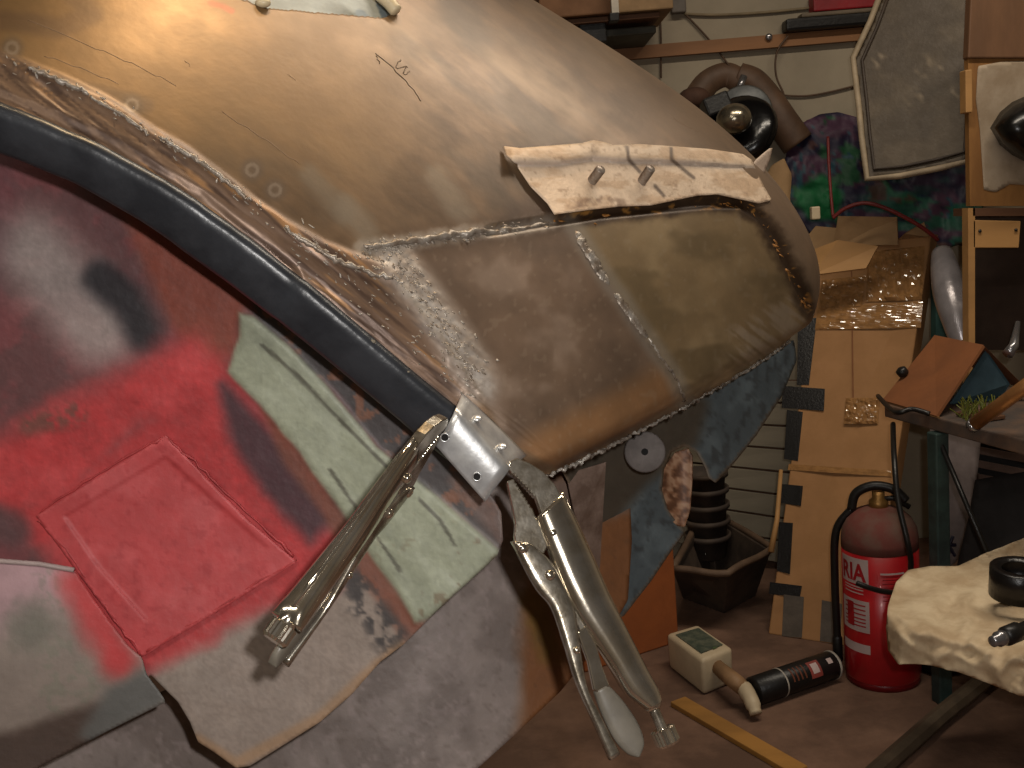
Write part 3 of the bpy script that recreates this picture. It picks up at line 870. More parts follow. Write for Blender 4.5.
# ------------------------------------------------------------------ locking pliers
m_chrome = mat('nickel_plate', (222, 214, 200), .12, metal=.95, col2=(196, 184, 164), scale=30, bump=.03, bscale=90)
m_chrome2 = mat('worn_nickel', (196, 188, 174), .20, metal=.9, col2=(140, 130, 114), scale=60, bump=.07, bscale=120)
m_vinyl = mat('grey_vinyl', (106, 100, 90), .38, scale=20, bump=.05)
PS = .80 / F
def PL(px, py):
    dx, dy = px - 509, py - 463
    return np.array([dx * .498 + dy * .867, dx * .867 - dy * .498]) * PS


def make_pliers(origin, end, spin, label, screw=(662, 734), thick=(.0092, .0125), size=1.0):
    root = empty('locking_pliers', origin, label, 'pliers', 'locking pliers on the bracket')
    A = np.asarray(end) - np.asarray(origin); A /= np.linalg.norm(A)
    C = CP - np.asarray(origin); C = C - A * (A @ C); C /= np.linalg.norm(C); B = np.cross(C, A)
    B, C = B * math.cos(spin) + C * math.sin(spin), C * math.cos(spin) - B * math.sin(spin)
    O = np.asarray(origin, float)
    def T(p, c=0.0): return O + (A * p[0] + B * p[1] + C * c) * size
    def plate(name, px, th, m, c0=0.0, bev=.0012):
        return G().prism([T(PL(*p), c0 + th / 2) for p in px], -C * th).build(name, m, root, False, bev, 2)
    def loft(name, L_, R_, th, m, hollow=False, n=18, ex=.62, par=None):
        L_ = smooth_path([np.array([*p, 0]) for p in L_], 5); R_ = smooth_path([np.array([*p, 0]) for p in R_], 5)
        V = []; k = len(L_)
        for i in range(k):
            l = PL(*L_[i][:2]); r_ = PL(*R_[min(i, len(R_) - 1)][:2]); c_ = (l + r_) / 2; h = (r_ - l) / 2
            q = th[0] + (th[1] - th[0]) * i / (k - 1)
            for j in range(n):
                a_ = 2 * math.pi * j / n; ca, sa = math.cos(a_), math.sin(a_)
                V.append(T(c_ + h * math.copysign(abs(ca) ** ex, ca), q * math.copysign(abs(sa) ** ex, sa)))
        Fc = [(i * n + j, i * n + (j + 1) % n, (i + 1) * n + (j + 1) % n, (i + 1) * n + j) for i in range(k - 1) for j in range(n)]
        Fc += [tuple(range(n - 1, -1, -1)), tuple(range((k - 1) * n, k * n))]
        return fix_normals(obj(name, V, Fc, m, par or root, True))
    # fixed jaw with teeth
    teeth = []
    for k in range(9):
        t = k / 8; x, y = 511 + 21 * t, 475 + 22 * t; teeth += [(x, y), (x + 2.6, y + .2)]
    plate('fixed_jaw', [(507, 468), (509, 462), (516, 458.5), (529, 463), (543, 472), (554, 484), (563, 500), (566, 516), (556, 526), (541, 516)] + teeth[::-1], .0085, m_chrome2, 0, .0015)
    # fixed handle: rolled channel, tapering to a collar
    hd = loft('fixed_handle', [(535, 518), (545, 545), (559, 581), (575, 614), (593, 642), (607, 664), (619, 684), (627, 692), (639, 701)],
              [(563, 493), (577, 523), (592, 557), (606, 591), (620, 619), (633, 645), (644, 667), (652, 682), (654, 693)], thick, m_chrome)
    G().tube([T(PL(x, y), 0) for x, y in ((562, 493), (576, 523), (591, 557), (605, 591), (631, 645), (650, 682))], .0022, 8).build('handle_spine', m_chrome, hd, True)
    # moving jaw
    teeth = []
    for k in range(9):
        t = k / 8; x, y = 513 + 17 * t, 479 + 28 * t; teeth += [(x - 1.2, y + .5), (x + 1.4, y + 1.5)]
    plate('moving_jaw', [(506, 482)] + teeth + [(534, 516), (541, 530), (546, 546), (540, 556), (530, 558), (514, 548), (513, 536), (514, 524), (510, 502)], .0075, m_chrome2, 0, .0012)
    # lever (moving handle): folded sheet
    lv = loft('lever_handle', [(510, 541), (522, 565), (535, 588), (549, 605), (561, 640), (572, 676), (591, 720), (602, 746)],
              [(530, 544), (548, 559), (560, 577), (572, 606), (576, 641), (582, 679), (596, 709), (612, 740)], (.0066, .0052), m_chrome2, ex=.45)
    # link bar between lever and screw
    plate('link_bar', [(566, 588), (572, 590), (583, 612), (593, 640), (590, 648), (582, 640), (572, 616)], .005, m_chrome2, .001)
    # release lever with vinyl grip
    rl = plate('release_lever', [(573, 628), (582, 622), (592, 640), (597, 660), (604, 678), (596, 688), (588, 682), (583, 656)], .006, m_chrome, .0015)
    loft('vinyl_grip', [(589, 684), (594, 700), (600, 714), (609, 730), (620, 741), (628, 744)], [(603, 677), (614, 688), (625, 702), (634, 718), (637, 732), (632, 743)], (.0052, .004), m_vinyl, par=rl, ex=.8)
    # rivets on both faces
    for (x, y, r_, c_) in ((551, 533, .0042, .0072), (547, 574, .0042, .0062), (521, 548, .0044, .0055), (571.6, 645, .003, .0056)):
        for sg in (1, -1):
            G().ball(T(PL(x, y), sg * c_), (r_, r_, .0026), 14, 8, frame(A, z=C)).build('rivet', m_chrome, root, True)
    # coil spring lying between the handles
    s0, s1 = PL(553, 560), PL(586, 622); Ls = np.linalg.norm(s1 - s0); pts = []
    dS = (s1 - s0) / Ls; nS = np.array([-dS[1], dS[0]])
    for k in range(22 * 8 + 1):
        t = k / (22 * 8); a_ = 2 * math.pi * 22 * t
        p = s0 + dS * Ls * t + nS * .0028 * math.cos(a_); pts.append(T(p, .0028 * math.sin(a_)))
    G().tube(pts, .0006, 5).build('coil_spring', m_chrome2, root, True)
    # adjusting screw
    a0, a1 = T(PL(643, 688)), T(PL(*screw)); ax = a1 - a0; ln = np.linalg.norm(ax); ax /= ln
    sc = G().lathe([(.0066, 0), (.0072, .002), (.0072, .009), (.006, .011)], a0, ax, 16).build('screw_collar', m_chrome, root, True)
    G().lathe([((.0043 if k % 2 else .0038), .011 + k * (ln - .022) / 17) for k in range(18)], a0, ax, 14).build('screw_thread', m_chrome2, sc, True)
    G().lathe([(.0078, ln - .013), (.0096, ln - .012), (.0096, ln - .002), (.0078, ln)], a0, ax, 40, True, 1, .0007).build('screw_knob', m_chrome, sc)
    return root


make_pliers(at(509, 463, .800), at(662, 728, .770), math.radians(-14), 'chrome locking pliers hanging below the bracket, side on, with grey vinyl lever grip')
make_pliers(at(443, 420, .778), at(272, 643, .672), math.radians(112), 'chrome locking pliers seen edge on against the red primed wheel arch', (655, 716), (.0055, .0135), .90)

# ------------------------------------------------------------------ things around the garage
m_card = mat('cardboard', (162, 118, 74), .75, var=.06, scale=14, bump=.12, bscale=80)
m_card2 = mat('brown_cardboard', (128, 78, 44), .75, var=.08, scale=14, bump=.12)
m_cardp = mat('pale_cardboard', (170, 136, 96), .8, var=.08, scale=14)
m_tapeb = mat('black_tape', (24, 22, 22), .35, scale=30, bump=.2)
m_tapec = mat('clear_tape', (166, 122, 76), .14, scale=60, bump=.12, bscale=40, coat=.8)
m_tapeg = mat('grey_tape', (92, 82, 72), .5, scale=30)
m_black = mat('black_plastic', (26, 24, 23), .4, scale=20)
m_green = mat('green_steel', (52, 70, 66), .5, scale=25, col2=(40, 52, 50))
m_wood = mat('pale_wood', (176, 132, 80), .65, scale=8, stretch=(.2, 1, 1), var=.1)
m_dwood = mat('dark_wood', (96, 64, 42), .7, scale=8, stretch=(.2, 1, 1), var=.12)
m_silver = mat('brushed_silver', (150, 148, 150), .25, metal=.8, scale=20, bump=.05)

# tall taped carton leaning on the wall
BL, BR, TL, TR = onz(768, 634), onz(868, 650), at(819, 247, 2.76), at(931, 236, 2.64)
bx = empty('taped_carton', BL, 'tall narrow brown carton leaning on the wall, bound with clear and black tape', 'box')
bnorm = np.cross(BR - BL, TL - BL); bnorm /= np.linalg.norm(bnorm)
if bnorm @ (CP - BL) < 0: bnorm = -bnorm
def bf(s, t, lift=.0): return (BL * (1 - s) + BR * s) * (1 - t) + (TL * (1 - s) + TR * s) * t + bnorm * lift
side = -bnorm * .10; side = np.array([side[0], side[1], 0]) / np.linalg.norm(side[:2]) * .10
DB = np.array([side[0], side[1], .0]); DT = DB * .9
G().hexa([BL, BR, BR + DB, BL + DB], [TL, TR, TR + DT, TL + DT]).build('carton_body', m_card, bx, False, .004)
def inv(px, py):
    r_ = ray(px, py)
    s, t = .5, .5
    for _ in range(20):
        p = bf(s, t); x, y, _d = proj(p); e = 1e-3
        xs, ys, _d = proj(bf(s + e, t)); xt, yt, _d = proj(bf(s, t + e))
        J = np.array([[(xs - x) / e, (xt - x) / e], [(ys - y) / e, (yt - y) / e]])
        ds = np.linalg.solve(J, [px - x, py - y]); s += ds[0]; t += ds[1]
    return s, t
def on_box(poly, name, m, lift=.0012, th=.001, bump=0, parent=None):
    st = [inv(*p) for p in poly]
    return G().prism([bf(s, t, lift) for s, t in st], -bnorm * th).build(name, m, parent or bx)
on_box([(798, 318), (817, 318), (809, 385), (797, 385)], 'black_tape_strip', m_tapeb)
on_box([(783, 386), (825, 389), (824, 411), (782, 408)], 'black_tape_strip', m_tapeb, .002)
on_box([(787, 410), (803, 412), (798, 461), (784, 459)], 'black_tape_strip', m_tapeb)
on_box([(781, 484), (803, 486), (801, 506), (780, 503)], 'black_tape_strip', m_tapeb)
on_box([(779, 522), (793, 523), (790, 574), (777, 571)], 'black_tape_strip', m_tapeb)
on_box([(770, 582), (802, 586), (800, 597), (769, 594)], 'black_tape_strip', m_tapeb)
on_box([(784, 594), (804, 597), (802, 638), (782, 636)], 'grey_tape_strip', m_tapeg)
on_box([(822, 600), (842, 604), (840, 644), (820, 641)], 'grey_tape_strip', m_tapeg)
def crinkle(poly, name, seed, amp=.004):
    """clear tape with raised wrinkles"""
    (s0, t0), (s1, t1), (s2, t2), (s3, t3) = [inv(*p) for p in poly]
    nn = 22; V = []
    for i in range(nn):
        for j in range(nn):
            a_, b_ = i / (nn - 1), j / (nn - 1)
            s = (s0 * (1 - a_) + s1 * a_) * (1 - b_) + (s3 * (1 - a_) + s2 * a_) * b_
            t = (t0 * (1 - a_) + t1 * a_) * (1 - b_) + (t3 * (1 - a_) + t2 * a_) * b_
            V.append(bf(s, t, .0015 + amp * float(fbm(np.array(i * .6 + seed * 7.0), np.array(j * .35), seed, 2)) ** 2 * 2 * (0 < i < nn - 1) * (0 < j < nn - 1)))
    o = obj(name, V, [(i * nn + j, i * nn + j + 1, (i + 1) * nn + j + 1, (i + 1) * nn + j) for i in range(nn - 1) for j in range(nn - 1)], m_tapec, bx)
    fix_normals(o); return o
crinkle([(868, 252), (925, 246), (922, 300), (866, 302)], 'clear_tape_strip', 1, .007)
crinkle([(822, 280), (866, 276), (862, 308), (819, 310)], 'clear_tape_strip', 2, .004)
crinkle([(818, 308), (923, 302), (921, 328), (815, 330)], 'clear_tape_strip', 3, .0025)
crinkle([(846, 398), (880, 398), (878, 424), (844, 424)], 'clear_tape_strip', 4, .007)
crinkle([(789, 464), (893, 471), (892, 477), (788, 470)], 'clear_tape_strip', 5, .0006)
on_box([(852, 260), (854, 420), (853, 420), (851, 260)], 'carton_seam', m_card2, .0016)
# its open flaps
G().prism([bf(.14, 1.0, .004), at(838, 216, 2.70), at(897, 217, 2.64), at(898, 244, 2.64), bf(.7, 1.0, .004)], -bnorm * .005).build('carton_flap', m_cardp, bx)
G().prism([at(812, 250, 2.64), at(838, 240, 2.60), at(878, 246, 2.58), at(866, 268, 2.58), at(812, 275, 2.62)], -bnorm * .005).build('carton_flap', m_wood, bx)
G().prism([bf(.72, 1.0), at(905, 233, 2.63), at(924, 222, 2.62), bf(.98, 1.0)], -bnorm * .005).build('carton_flap', m_cardp, bx)
G().prism([at(806, 238, 2.80), at(816, 226, 2.80), at(838, 228, 2.80), at(836, 252, 2.80), at(808, 250, 2.80)], CF * .006).build('carton_flap', m_cardp, bx)

# fire extinguisher
ec = onz(883, 677); ER = .079; EH = .33
ex = empty('fire_extinguisher', ec, 'red fire extinguisher with dusty shoulder and white label standing on the floor', 'fire extinguisher')
ax = np.array([0.0, 0, 1])
def eprof(lo, hi):
    P = [(.03, 0), (.06, 0), (.074, .006), (ER, .02), (ER, EH - .01), (.076, EH + .012), (.066, EH + .032), (.05, EH + .047), (.03, EH + .055), (.018, EH + .058)]
    return [p for p in P if lo <= p[1] <= hi]
m_red = mat('extinguisher_red', (176, 22, 30), .32, col2=(150, 18, 24), scale=8, bump=.03, coat=.3)
G().lathe(eprof(0, EH - .01), ec, ax, 40).build('cylinder', m_red, ex, True)
G().lathe([(ER + .0003, EH - .03)] + eprof(EH - .011, 1), ec, ax, 40).build('shoulder', mat('dusty_red', (108, 82, 70), .8, col2=(112, 60, 52), scale=14), ex, True)
G().lathe([(.07, -.0), (.077, .001), (.077, .016), (.07, .018)], ec, ax, 40).build('foot_ring', mat('dark_red', (120, 14, 20), .4), ex, True)
tc = ec + ax * (EH + .05)
G().lathe([(.016, 0), (.02, .005), (.02, .02), (.013, .026), (.013, .04)], tc, ax, 16).build('valve', mat('old_brass', (150, 112, 62), .4, metal=.7, scale=30), ex, True)
toC = np.array([CP[0] - ec[0], CP[1] - ec[1], 0]); toC /= np.linalg.norm(toC); rt = np.array([toC[1] * -1, toC[0], 0]) * 1.0
rt = np.cross(ax, toC) * 1.0   # to the right as the camera sees it
if rt @ CR < 0: rt = -rt
hp = smooth_path([tc + rt * -.055 + ax * .0, tc + rt * -.045 + ax * .035, tc + rt * -.01 + ax * .052, tc + rt * .03 + ax * .045, tc + rt * .055 + ax * .02], 6)
G().tube(hp, .010, 10, True).build('carry_handle', m_black, ex, True)
G().tube([tc + rt * .0 + ax * .022, tc + rt * .03 + ax * .026, tc + rt * .062 + ax * .006], .006, 8).build('trigger', m_black, ex, True)
G().tube(smooth_path([tc + rt * -.055, tc + rt * -.088 + ax * -.05, tc + rt * -.094 + ax * -.16, tc + rt * -.093 + ax * -.30], 8), .0085, 10).build('hose', m_black, ex, True)
G().lathe([(.007, 0), (.011, .01), (.011, .06), (.006, .07)], tc + rt * -.093 + ax * -.355, ax, 12).build('hose_nozzle', m_black, ex, True)
def cyl_patch(a0, a1, z0, z1, name, m, lift=.0008, n=10, parent=None):
    V = []
    for i in range(n + 1):
        a_ = a0 + (a1 - a0) * i / n
        d = toC * math.cos(a_) + rt * math.sin(a_)
        V += [ec + d * (ER + lift) + ax * z0, ec + d * (ER + lift) + ax * z1]
    o = obj(name, V, [(2 * i, 2 * i + 2, 2 * i + 3, 2 * i + 1) for i in range(n)], m, parent or ex, True); return fix_normals(o)
m_lab = mat('label_white', (196, 176, 172), .5, scale=20, var=.06)
m_labr = mat('label_red', (170, 26, 34), .5, scale=20)
lb = cyl_patch(-1.25, -.30, .235, .292, 'label', m_lab)
cyl_patch(-1.25, -.30, .130, .200, 'label', m_lab); cyl_patch(-1.25, -.30, .083, .103, 'label', m_lab)
for z in (.214, .222, .228): cyl_patch(-1.1, -.45, z, z + .0025, 'label_line', m_lab)
for z in (.142, .150, .158, .168, .178, .188): cyl_patch(-1.1, -.40, z, z + .003, 'label_line', m_labr, .0013)
cyl_patch(-1.0, -.75, .140, .194, 'label_figure', m_labr, .0015)
for z in (.205, .214, .223, .232, .241, .250): cyl_patch(.05, .75, z, z + .0018, 'label_line', mat('label_dark_red', (120, 16, 22), .5), .0013)
cyl_patch(.0, .62, .262, .266, 'label_line', m_lab, .0013)
def text_mesh(s, size):
    cu = bpy.data.curves.new('lettering', 'FONT'); cu.body = s; cu.size = size; cu.resolution_u = 3; cu.offset = size * .03
    to = bpy.data.objects.new('lettering', cu); COL.objects.link(to)
    dg = bpy.context.evaluated_depsgraph_get(); me = to.evaluated_get(dg).to_mesh()
    v = np.array([tuple(x.co) for x in me.vertices]); f = [tuple(p.vertices) for p in me.polygons]
    bpy.data.objects.remove(to); bpy.data.curves.remove(cu)
    return v, f
tv, tf = text_mesh('RIA', .052)
tx0, tx1 = tv[:, 0].min(), tv[:, 0].max()
V = []
for v in tv:
    a_ = -1.16 + (v[0] - tx0) / (tx1 - tx0) * (.80); d = toC * math.cos(a_) + rt * math.sin(a_)
    V.append(ec + d * (ER + .0016) + ax * (.244 + v[1]))
obj('lettering', V, tf, m_labr, lb)
# black lead looped over the extinguisher
def cable(name, pts, r_, m, label, cat='cable', group=None, n=8):
    return tag(G().tube(smooth_path(pts, n), r_, 8).build(name, m, None, True), label, cat, group)
cable('power_lead', [at(893, 424, 2.18), at(894, 455, 2.05), at(898, 500, 2.0), at(907, 540, 1.98), at(911, 566, 2.0), at(905, 590, 2.03), at(888, 592, 2.08), at(870, 588, 2.12), at(857, 583, 2.14)], .0055, m_black,
      'thin black lead hanging from the bench in front of the fire extinguisher')

# black aerosol can on the floor
c0, c1 = onz(754, 691, .033), onz(833, 664, .033)
dC = c1 - c0; dC[2] = 0; Lc = np.linalg.norm(dC); dC /= Lc
an = empty('aerosol_can', c0 * np.array([1, 1, 0]), 'black aerosol can lying on the floor before the extinguisher', 'can')
RC = .031; c0 = np.array([c0[0], c0[1], RC + .001])
G().lathe([(.024, -.004), (RC, 0), (RC, Lc * .97), (.028, Lc)], c0, dC, 28).build('can_body', m_black, an, True)
G().lathe([(.029, 0), (RC + .001, .001), (RC + .001, .006), (.029, .007)], c0 + dC * Lc * .965, dC, 28).build('can_rim', mat('rim_white', (180, 172, 160), .4), an, True)
G().lathe([(.029, 0), (RC + .0006, .001), (RC + .0006, .004), (.029, .005)], c0 + dC * Lc * .30, dC, 28).build('cap_seam', MATS['rim_white'], an, True)
up = np.array([0, 0, 1.0]); sd = np.cross(dC, up); sd = sd if sd @ (CP - c0) > 0 else -sd
def can_patch(h0, h1, a0, a1, name, m, lift=.0006):
    V = []
    for i in range(9):
        a_ = a0 + (a1 - a0) * i / 8; d = up * math.cos(a_) + sd * math.sin(a_)
        V += [c0 + dC * Lc * h0 + d * (RC + lift), c0 + dC * Lc * h1 + d * (RC + lift)]
    fix_normals(obj(name, V, [(2 * i, 2 * i + 2, 2 * i + 3, 2 * i + 1) for i in range(8)], m, an, True))
can_patch(.60, .74, .3, 1.5, 'can_label', mat('faded_red_label', (150, 70, 62), .5)); can_patch(.63, .71, .5, 1.2, 'can_emblem', m_lab, .0012)
for h in (.38, .43, .48, .53): can_patch(h, h + .018, .3, 1.3, 'print_line', mat('brown_print', (110, 62, 44), .5))
can_patch(.84, .90, .5, .9, 'print_line', m_lab)

# white plastic container with spout, on the floor
q = [onz(668, 668), onz(704, 697), onz(735, 684), onz(700, 658)]
hh = .085
wb = empty('plastic_container', sum(q) / 4, 'off white plastic container with grey label and nozzle lying on the floor', 'container')
topq = [p + np.array([0, 0, hh]) for p in q]
m_white = mat('dirty_white_plastic', (196, 178, 148), .5, scale=14, var=.07)
G().hexa([p + (sum(q) / 4 - p) * .03 + np.array([0, 0, .001]) for p in q], topq).build('container_body', m_white, wb, True, .010, 3)
tcn = sum(topq) / 4
G().prism([p + (tcn - p) * .30 + np.array([0, 0, .0015]) for p in topq], (0, 0, .001)).build('container_label', mat('grey_label', (96, 100, 84), .5, col2=(60, 70, 60), scale=40), wb)
G().prism([topq[1] * .62 + topq[2] * .38 + (tcn - topq[1]) * .26 + np.array([0, 0, .002]), topq[1] * .2 + topq[2] * .8 + (tcn - topq[2]) * .26 + np.array([0, 0, .002]), topq[1] * .2 + topq[2] * .8 + (tcn - topq[2]) * .34 + np.array([0, 0, .002]), topq[1] * .62 + topq[2] * .38 + (tcn - topq[1]) * .36 + np.array([0, 0, .002])], (0, 0, .001)).build('label_band', mat('label_green', (84, 104, 66), .5), wb)
n0 = (q[1] + q[2]) / 2 + np.array([0, 0, .05])
G().tube([n0 * .9 + tcn * .1, at(737, 683, n0[1] * 1.02), at(745, 690, 2.16)], [.016, .018, .016], 12).build('nozzle_neck', mat('tan_plastic', (150, 116, 82), .6), wb, True)
e_ = onz(756, 714, .016)
G().tube(smooth_path([at(744, 688, 2.16), onz(751, 700, .035), e_], 5), [.017] * 4 + [.016] * 4 + [.013] * 3, 12).build('nozzle_cap', m_white, wb, True)

# yellow wooden strip on the floor
a0, a1 = onz(678, 704), onz(800, 775)
dv = a1 - a0; ln = np.linalg.norm(dv); R = frame(dv, z=(0, 0, 1))
tag(G().box((a0 + a1) / 2 + np.array([0, 0, .006]), (ln, .040, .012), R).build('wooden_strip', mat('yellow_wood', (168, 120, 58), .65, scale=8, stretch=(.3, 1, 1)), None, False, .002), 'flat yellow wooden strip lying on the floor near the container', 'wood strip')

# dark plastic crate with flared rim
cc = empty('plastic_trough', onz(715, 600), 'dirty dark plastic trough standing on the floor against the planks', 'trough')
m_crate = mat('dusty_black_plastic', (58, 48, 42), .7, col2=(84, 70, 58), scale=12)
b = [onz(682, 598), onz(724, 614), onz(756, 596), onz(716, 576)]
zt = .165
def up_to(px, py, z): return onz(px, py, z)
t = [onz(672, 570, zt), onz(728, 574, zt), onz(772, 549, zt), onz(706, 508, zt)]
ti = [p + (sum(t) / 4 - p) * .10 for p in t]; bi = [p + (sum(b) / 4 - p) * .10 + np.array([0, 0, .012]) for p in b]
V = list(b) + list(t) + [p + np.array([0, 0, .0]) for p in ti] + bi
Fc = [(3, 2, 1, 0)] + [(i, (i + 1) % 4, 4 + (i + 1) % 4, 4 + i) for i in range(4)] + [(4 + i, 4 + (i + 1) % 4, 8 + (i + 1) % 4, 8 + i) for i in range(4)] + [(8 + i, 8 + (i + 1) % 4, 12 + (i + 1) % 4, 12 + i) for i in range(4)] + [(12, 13, 14, 15)]
o = obj('trough_body', V, Fc, m_crate, cc); fix_normals(o); bevel(o, .012, 3)
rim = [p + np.array([0, 0, .002]) for p in t]; mid = []
for i in range(4):
    p0, p1 = rim[i], rim[(i + 1) % 4]
    for k in range(6): mid.append(p0 + (p1 - p0) * k / 6 + np.array([0, 0, .003 * math.sin(k / 6 * 2 * math.pi)]))
mid.append(mid[0])
G().tube(mid, .009, 8).build('trough_rim', mat('dusty_rim', (104, 82, 64), .7, scale=20), cc, True)

# stacked dark pots behind the trough
for k, nm in enumerate(('lowest', 'second lowest', 'middle', 'second highest', 'topmost')):
    g = G().lathe([(.046, 0), (.056, .052), (.064, .054), (.064, .066), (.058, .067), (.05, .01)], np.array([.505, 2.74, .09 + k * .044]), (0, 0, 1), 24)
    tag(g.build('plant_pot', m_crate, None, True), nm + ' dark plastic pot of the nested stack standing in the trough', 'pot', 'nested dark pots')

# white plank panel leaning on the wall
PBL, PBR, PTR, PTL = at(660, 540, 3.04), at(800, 568, 2.93), at(812, 380, 2.90), at(680, 380, 2.98)
pk = empty('plank_panel', PBL, 'panel of whitish horizontal planks behind the trough', 'panel')
m_plank = mat('whitewashed_plank', (136, 126, 108), .8, scale=6, stretch=(.4, 1, 3), var=.1)
pn_ = np.cross(PBR - PBL, PTL - PBL); pn_ /= np.linalg.norm(pn_); pn_ = pn_ if pn_ @ (CP - PBL) > 0 else -pn_
npk = 8
for k in range(npk):
    t0, t1 = k / npk + .006, (k + 1) / npk - .006
    G().prism([PBL + (PTL - PBL) * t0, PBR + (PTR - PBR) * t0, PBR + (PTR - PBR) * t1, PBL + (PTL - PBL) * t1], -pn_ * .012).build('plank', m_plank, pk, False, .0015)
G().prism([PBL + (PTL - PBL) * .0, PBR, PTR, PTL], -pn_ * .003).build('plank_backing', m_dwood, pk).location -= Vector(pn_ * .012)

# thin pale stick between trough and carton
tag(G().tube([at(771, 552, 2.44), at(777, 520, 2.46), at(781, 470, 2.5)], [.008, .006, .005], 8).build('pale_stick', m_wood, None, True), 'thin pale wooden stick standing against the carton edge', 'stick')

# orange-brown board under the car
q0, q1 = onz(585, 673), onz(679, 642)
h_ = at(679, 528, proj(q1)[2])[2]
g = G().hexa([q0, q1, q1 + np.array([-.02, .06, 0]), q0 + np.array([-.02, .06, 0])], [q0 + np.array([0, 0, .28]), q1 + np.array([0, 0, .28]), q1 + np.array([-.02, .06, .28]), q0 + np.array([-.02, .06, .28])])
tag(g.build('brown_carton', mat('orange_cardboard', (158, 88, 44), .7, var=.07, scale=12), None, False, .004), 'plain orange brown carton on the floor behind the hanging pliers', 'box')

# ------------------------------------------------------------------ green steel stand with a shelf of odds and ends
ZT = .60
st = empty('steel_stand', onz(936, 703), 'green steel stand with a brown shelf holding a folded card and tools', 'stand')
ta, tb_ = onz(884, 404, ZT), onz(1040, 444, ZT)
dt = tb_ - ta; bk = np.array([-dt[1], dt[0], 0]); bk = bk / np.linalg.norm(bk) * .36
if bk[1] < 0: bk = -bk
G().hexa([p - np.array([0, 0, .028]) for p in (ta, tb_, tb_ + bk, ta + bk)], [ta, tb_, tb_ + bk, ta + bk]).build('shelf_board', mat('worn_shelf', (104, 80, 64), .7, scale=10, col2=(70, 62, 58)), st, False, .003)
l0 = onz(936, 703); l0t = np.array([l0[0] - .0, l0[1], ZT - .028]);
R = frame(dt, z=(0, 0, 1))
lt = np.array(at(929, 432, 2.13)); lt[2] = ZT - .03; lbm = np.array([lt[0], lt[1], 0])
def leg(p, name='leg'): return G().box(p + np.array([0, 0, (ZT - .03) / 2]), (.030, .030, ZT - .03), R).build(name, m_green, st, False, .003)
lbm = onz(936, 703) + bk * .04
leg(lbm); leg(lbm + bk * .8); leg(np.array([tb_[0], tb_[1], 0]) + bk * .08 - dt * .04); leg(np.array([tb_[0], tb_[1], 0]) + bk * .86 - dt * .04)
G().tube([onz(868, 780, .02), onz(940, 716, .02), onz(990, 676, .02)], .018, 8).build('foot_bar', mat('grey_bar', (92, 78, 62), .6, scale=20), st)
G().tube([lbm + np.array([0, 0, ZT - .04]), lbm + dt * .35 + np.array([0, -.02, ZT - .28])], .005, 8).build('diagonal_brace', m_black, st, True)
# black rubber things by the stand's foot
g = G().lathe([(.015, 0), (.045, .004), (.052, .018), (.045, .03), (.015, .032)], onz(938, 690) + np.array([.045, .10, 0]), (0, 0, 1), 24)
tag(g.build('rubber_disc', m_black, None, True), 'flat black rubber disc on the floor beside the stand leg', 'disc')

# folded brown card, like a tent
p = [onz(884, 402, ZT), onz(938, 418, ZT), at(985, 347, 2.08), at(936, 337, 2.28)]
cd = empty('folded_card', sum(p) / 4, 'brown folded cardboard propped like a tent on the shelf', 'cardboard')
cn = np.cross(p[1] - p[0], p[3] - p[0]); cn /= np.linalg.norm(cn); cn = cn if cn[2] > 0 else -cn
G().prism([x for x in p], cn * .006).build('card_leaf', m_card2, cd)
p4, p5 = at(1030, 392, 2.10), at(978, 372, 2.30)
G().prism([p[2], p4, p5, p[3]], cn * .004).build('card_leaf', m_card2, cd)
G().prism([at(986, 350, 2.10), at(1010, 384, 2.10), onz(1000, 400, ZT), onz(950, 404, ZT)], CF * .004).build('card_lining', mat('teal_paper', (62, 88, 98), .7, scale=20), cd)
G().prism([p[0], p[0] * .98 + p[1] * .02 + np.array([0, 0, .004]), p[1] + np.array([0, 0, .004]), p[1]], (0, -.01, 0)).build('card_edge', mat('card_edge_pale', (160, 120, 76), .7), cd)
# wire bristles
g = G(); r_ = np.random.default_rng(5); b0 = onz(985, 420, ZT) + np.array([0, .02, .001])
for k in range(70):
    q_ = b0 + np.array([r_.uniform(-.035, .035), r_.uniform(-.02, .02), 0])
    g.tube([q_, q_ + np.array([r_.normal(0, .012), r_.normal(0, .012), r_.uniform(.02, .045)])], .0011, 4)
br_ = empty('bristle_brush', b0, 'small brush with yellow green bristles on the shelf under the card', 'brush')
o = g.build('bristles', mat('yellow_green_bristle', (112, 110, 34), .6, scale=60, col2=(84, 92, 36)), br_); o['kind'] = 'stuff'
G().box(b0 + np.array([0, 0, .0045]), (.08, .05, .008), R).build('brush_base', m_dwood, br_, False, .002)
# copper tube with steel tip
u0_, u1_ = onz(975, 424, ZT + .016), onz(1050, 368, ZT + .13)
cu_ = empty('copper_tube', u0_, 'copper coloured tube with a steel tip resting on the shelf edge', 'tube')
G().tube([u0_, u1_], .013, 14).build('tube_body', mat('copper', (176, 124, 76), .3, metal=.6, scale=20), cu_, True)
G().tube([u0_ - (u1_ - u0_) * .06, u0_], [.012, .014], 12).build('steel_tip', m_silver, cu_, True)
tag(G().lathe([(.006, 0), (.012, .004), (.012, .016), (.006, .02)], p[0] * .62 + p[3] * .38 + (p[1] - p[0]) * .05 + cn * .007, cn, 12).build('rubber_grommet', m_black, None, True), 'small black grommet on the left edge of the folded card', 'grommet')
G().tube(smooth_path([onz(878, 396, ZT + .004), onz(895, 412, ZT + .004), onz(912, 409, ZT + .012), onz(930, 414, ZT + .004)], 6), .005, 8).build('shelf_lead', m_black, st, True)

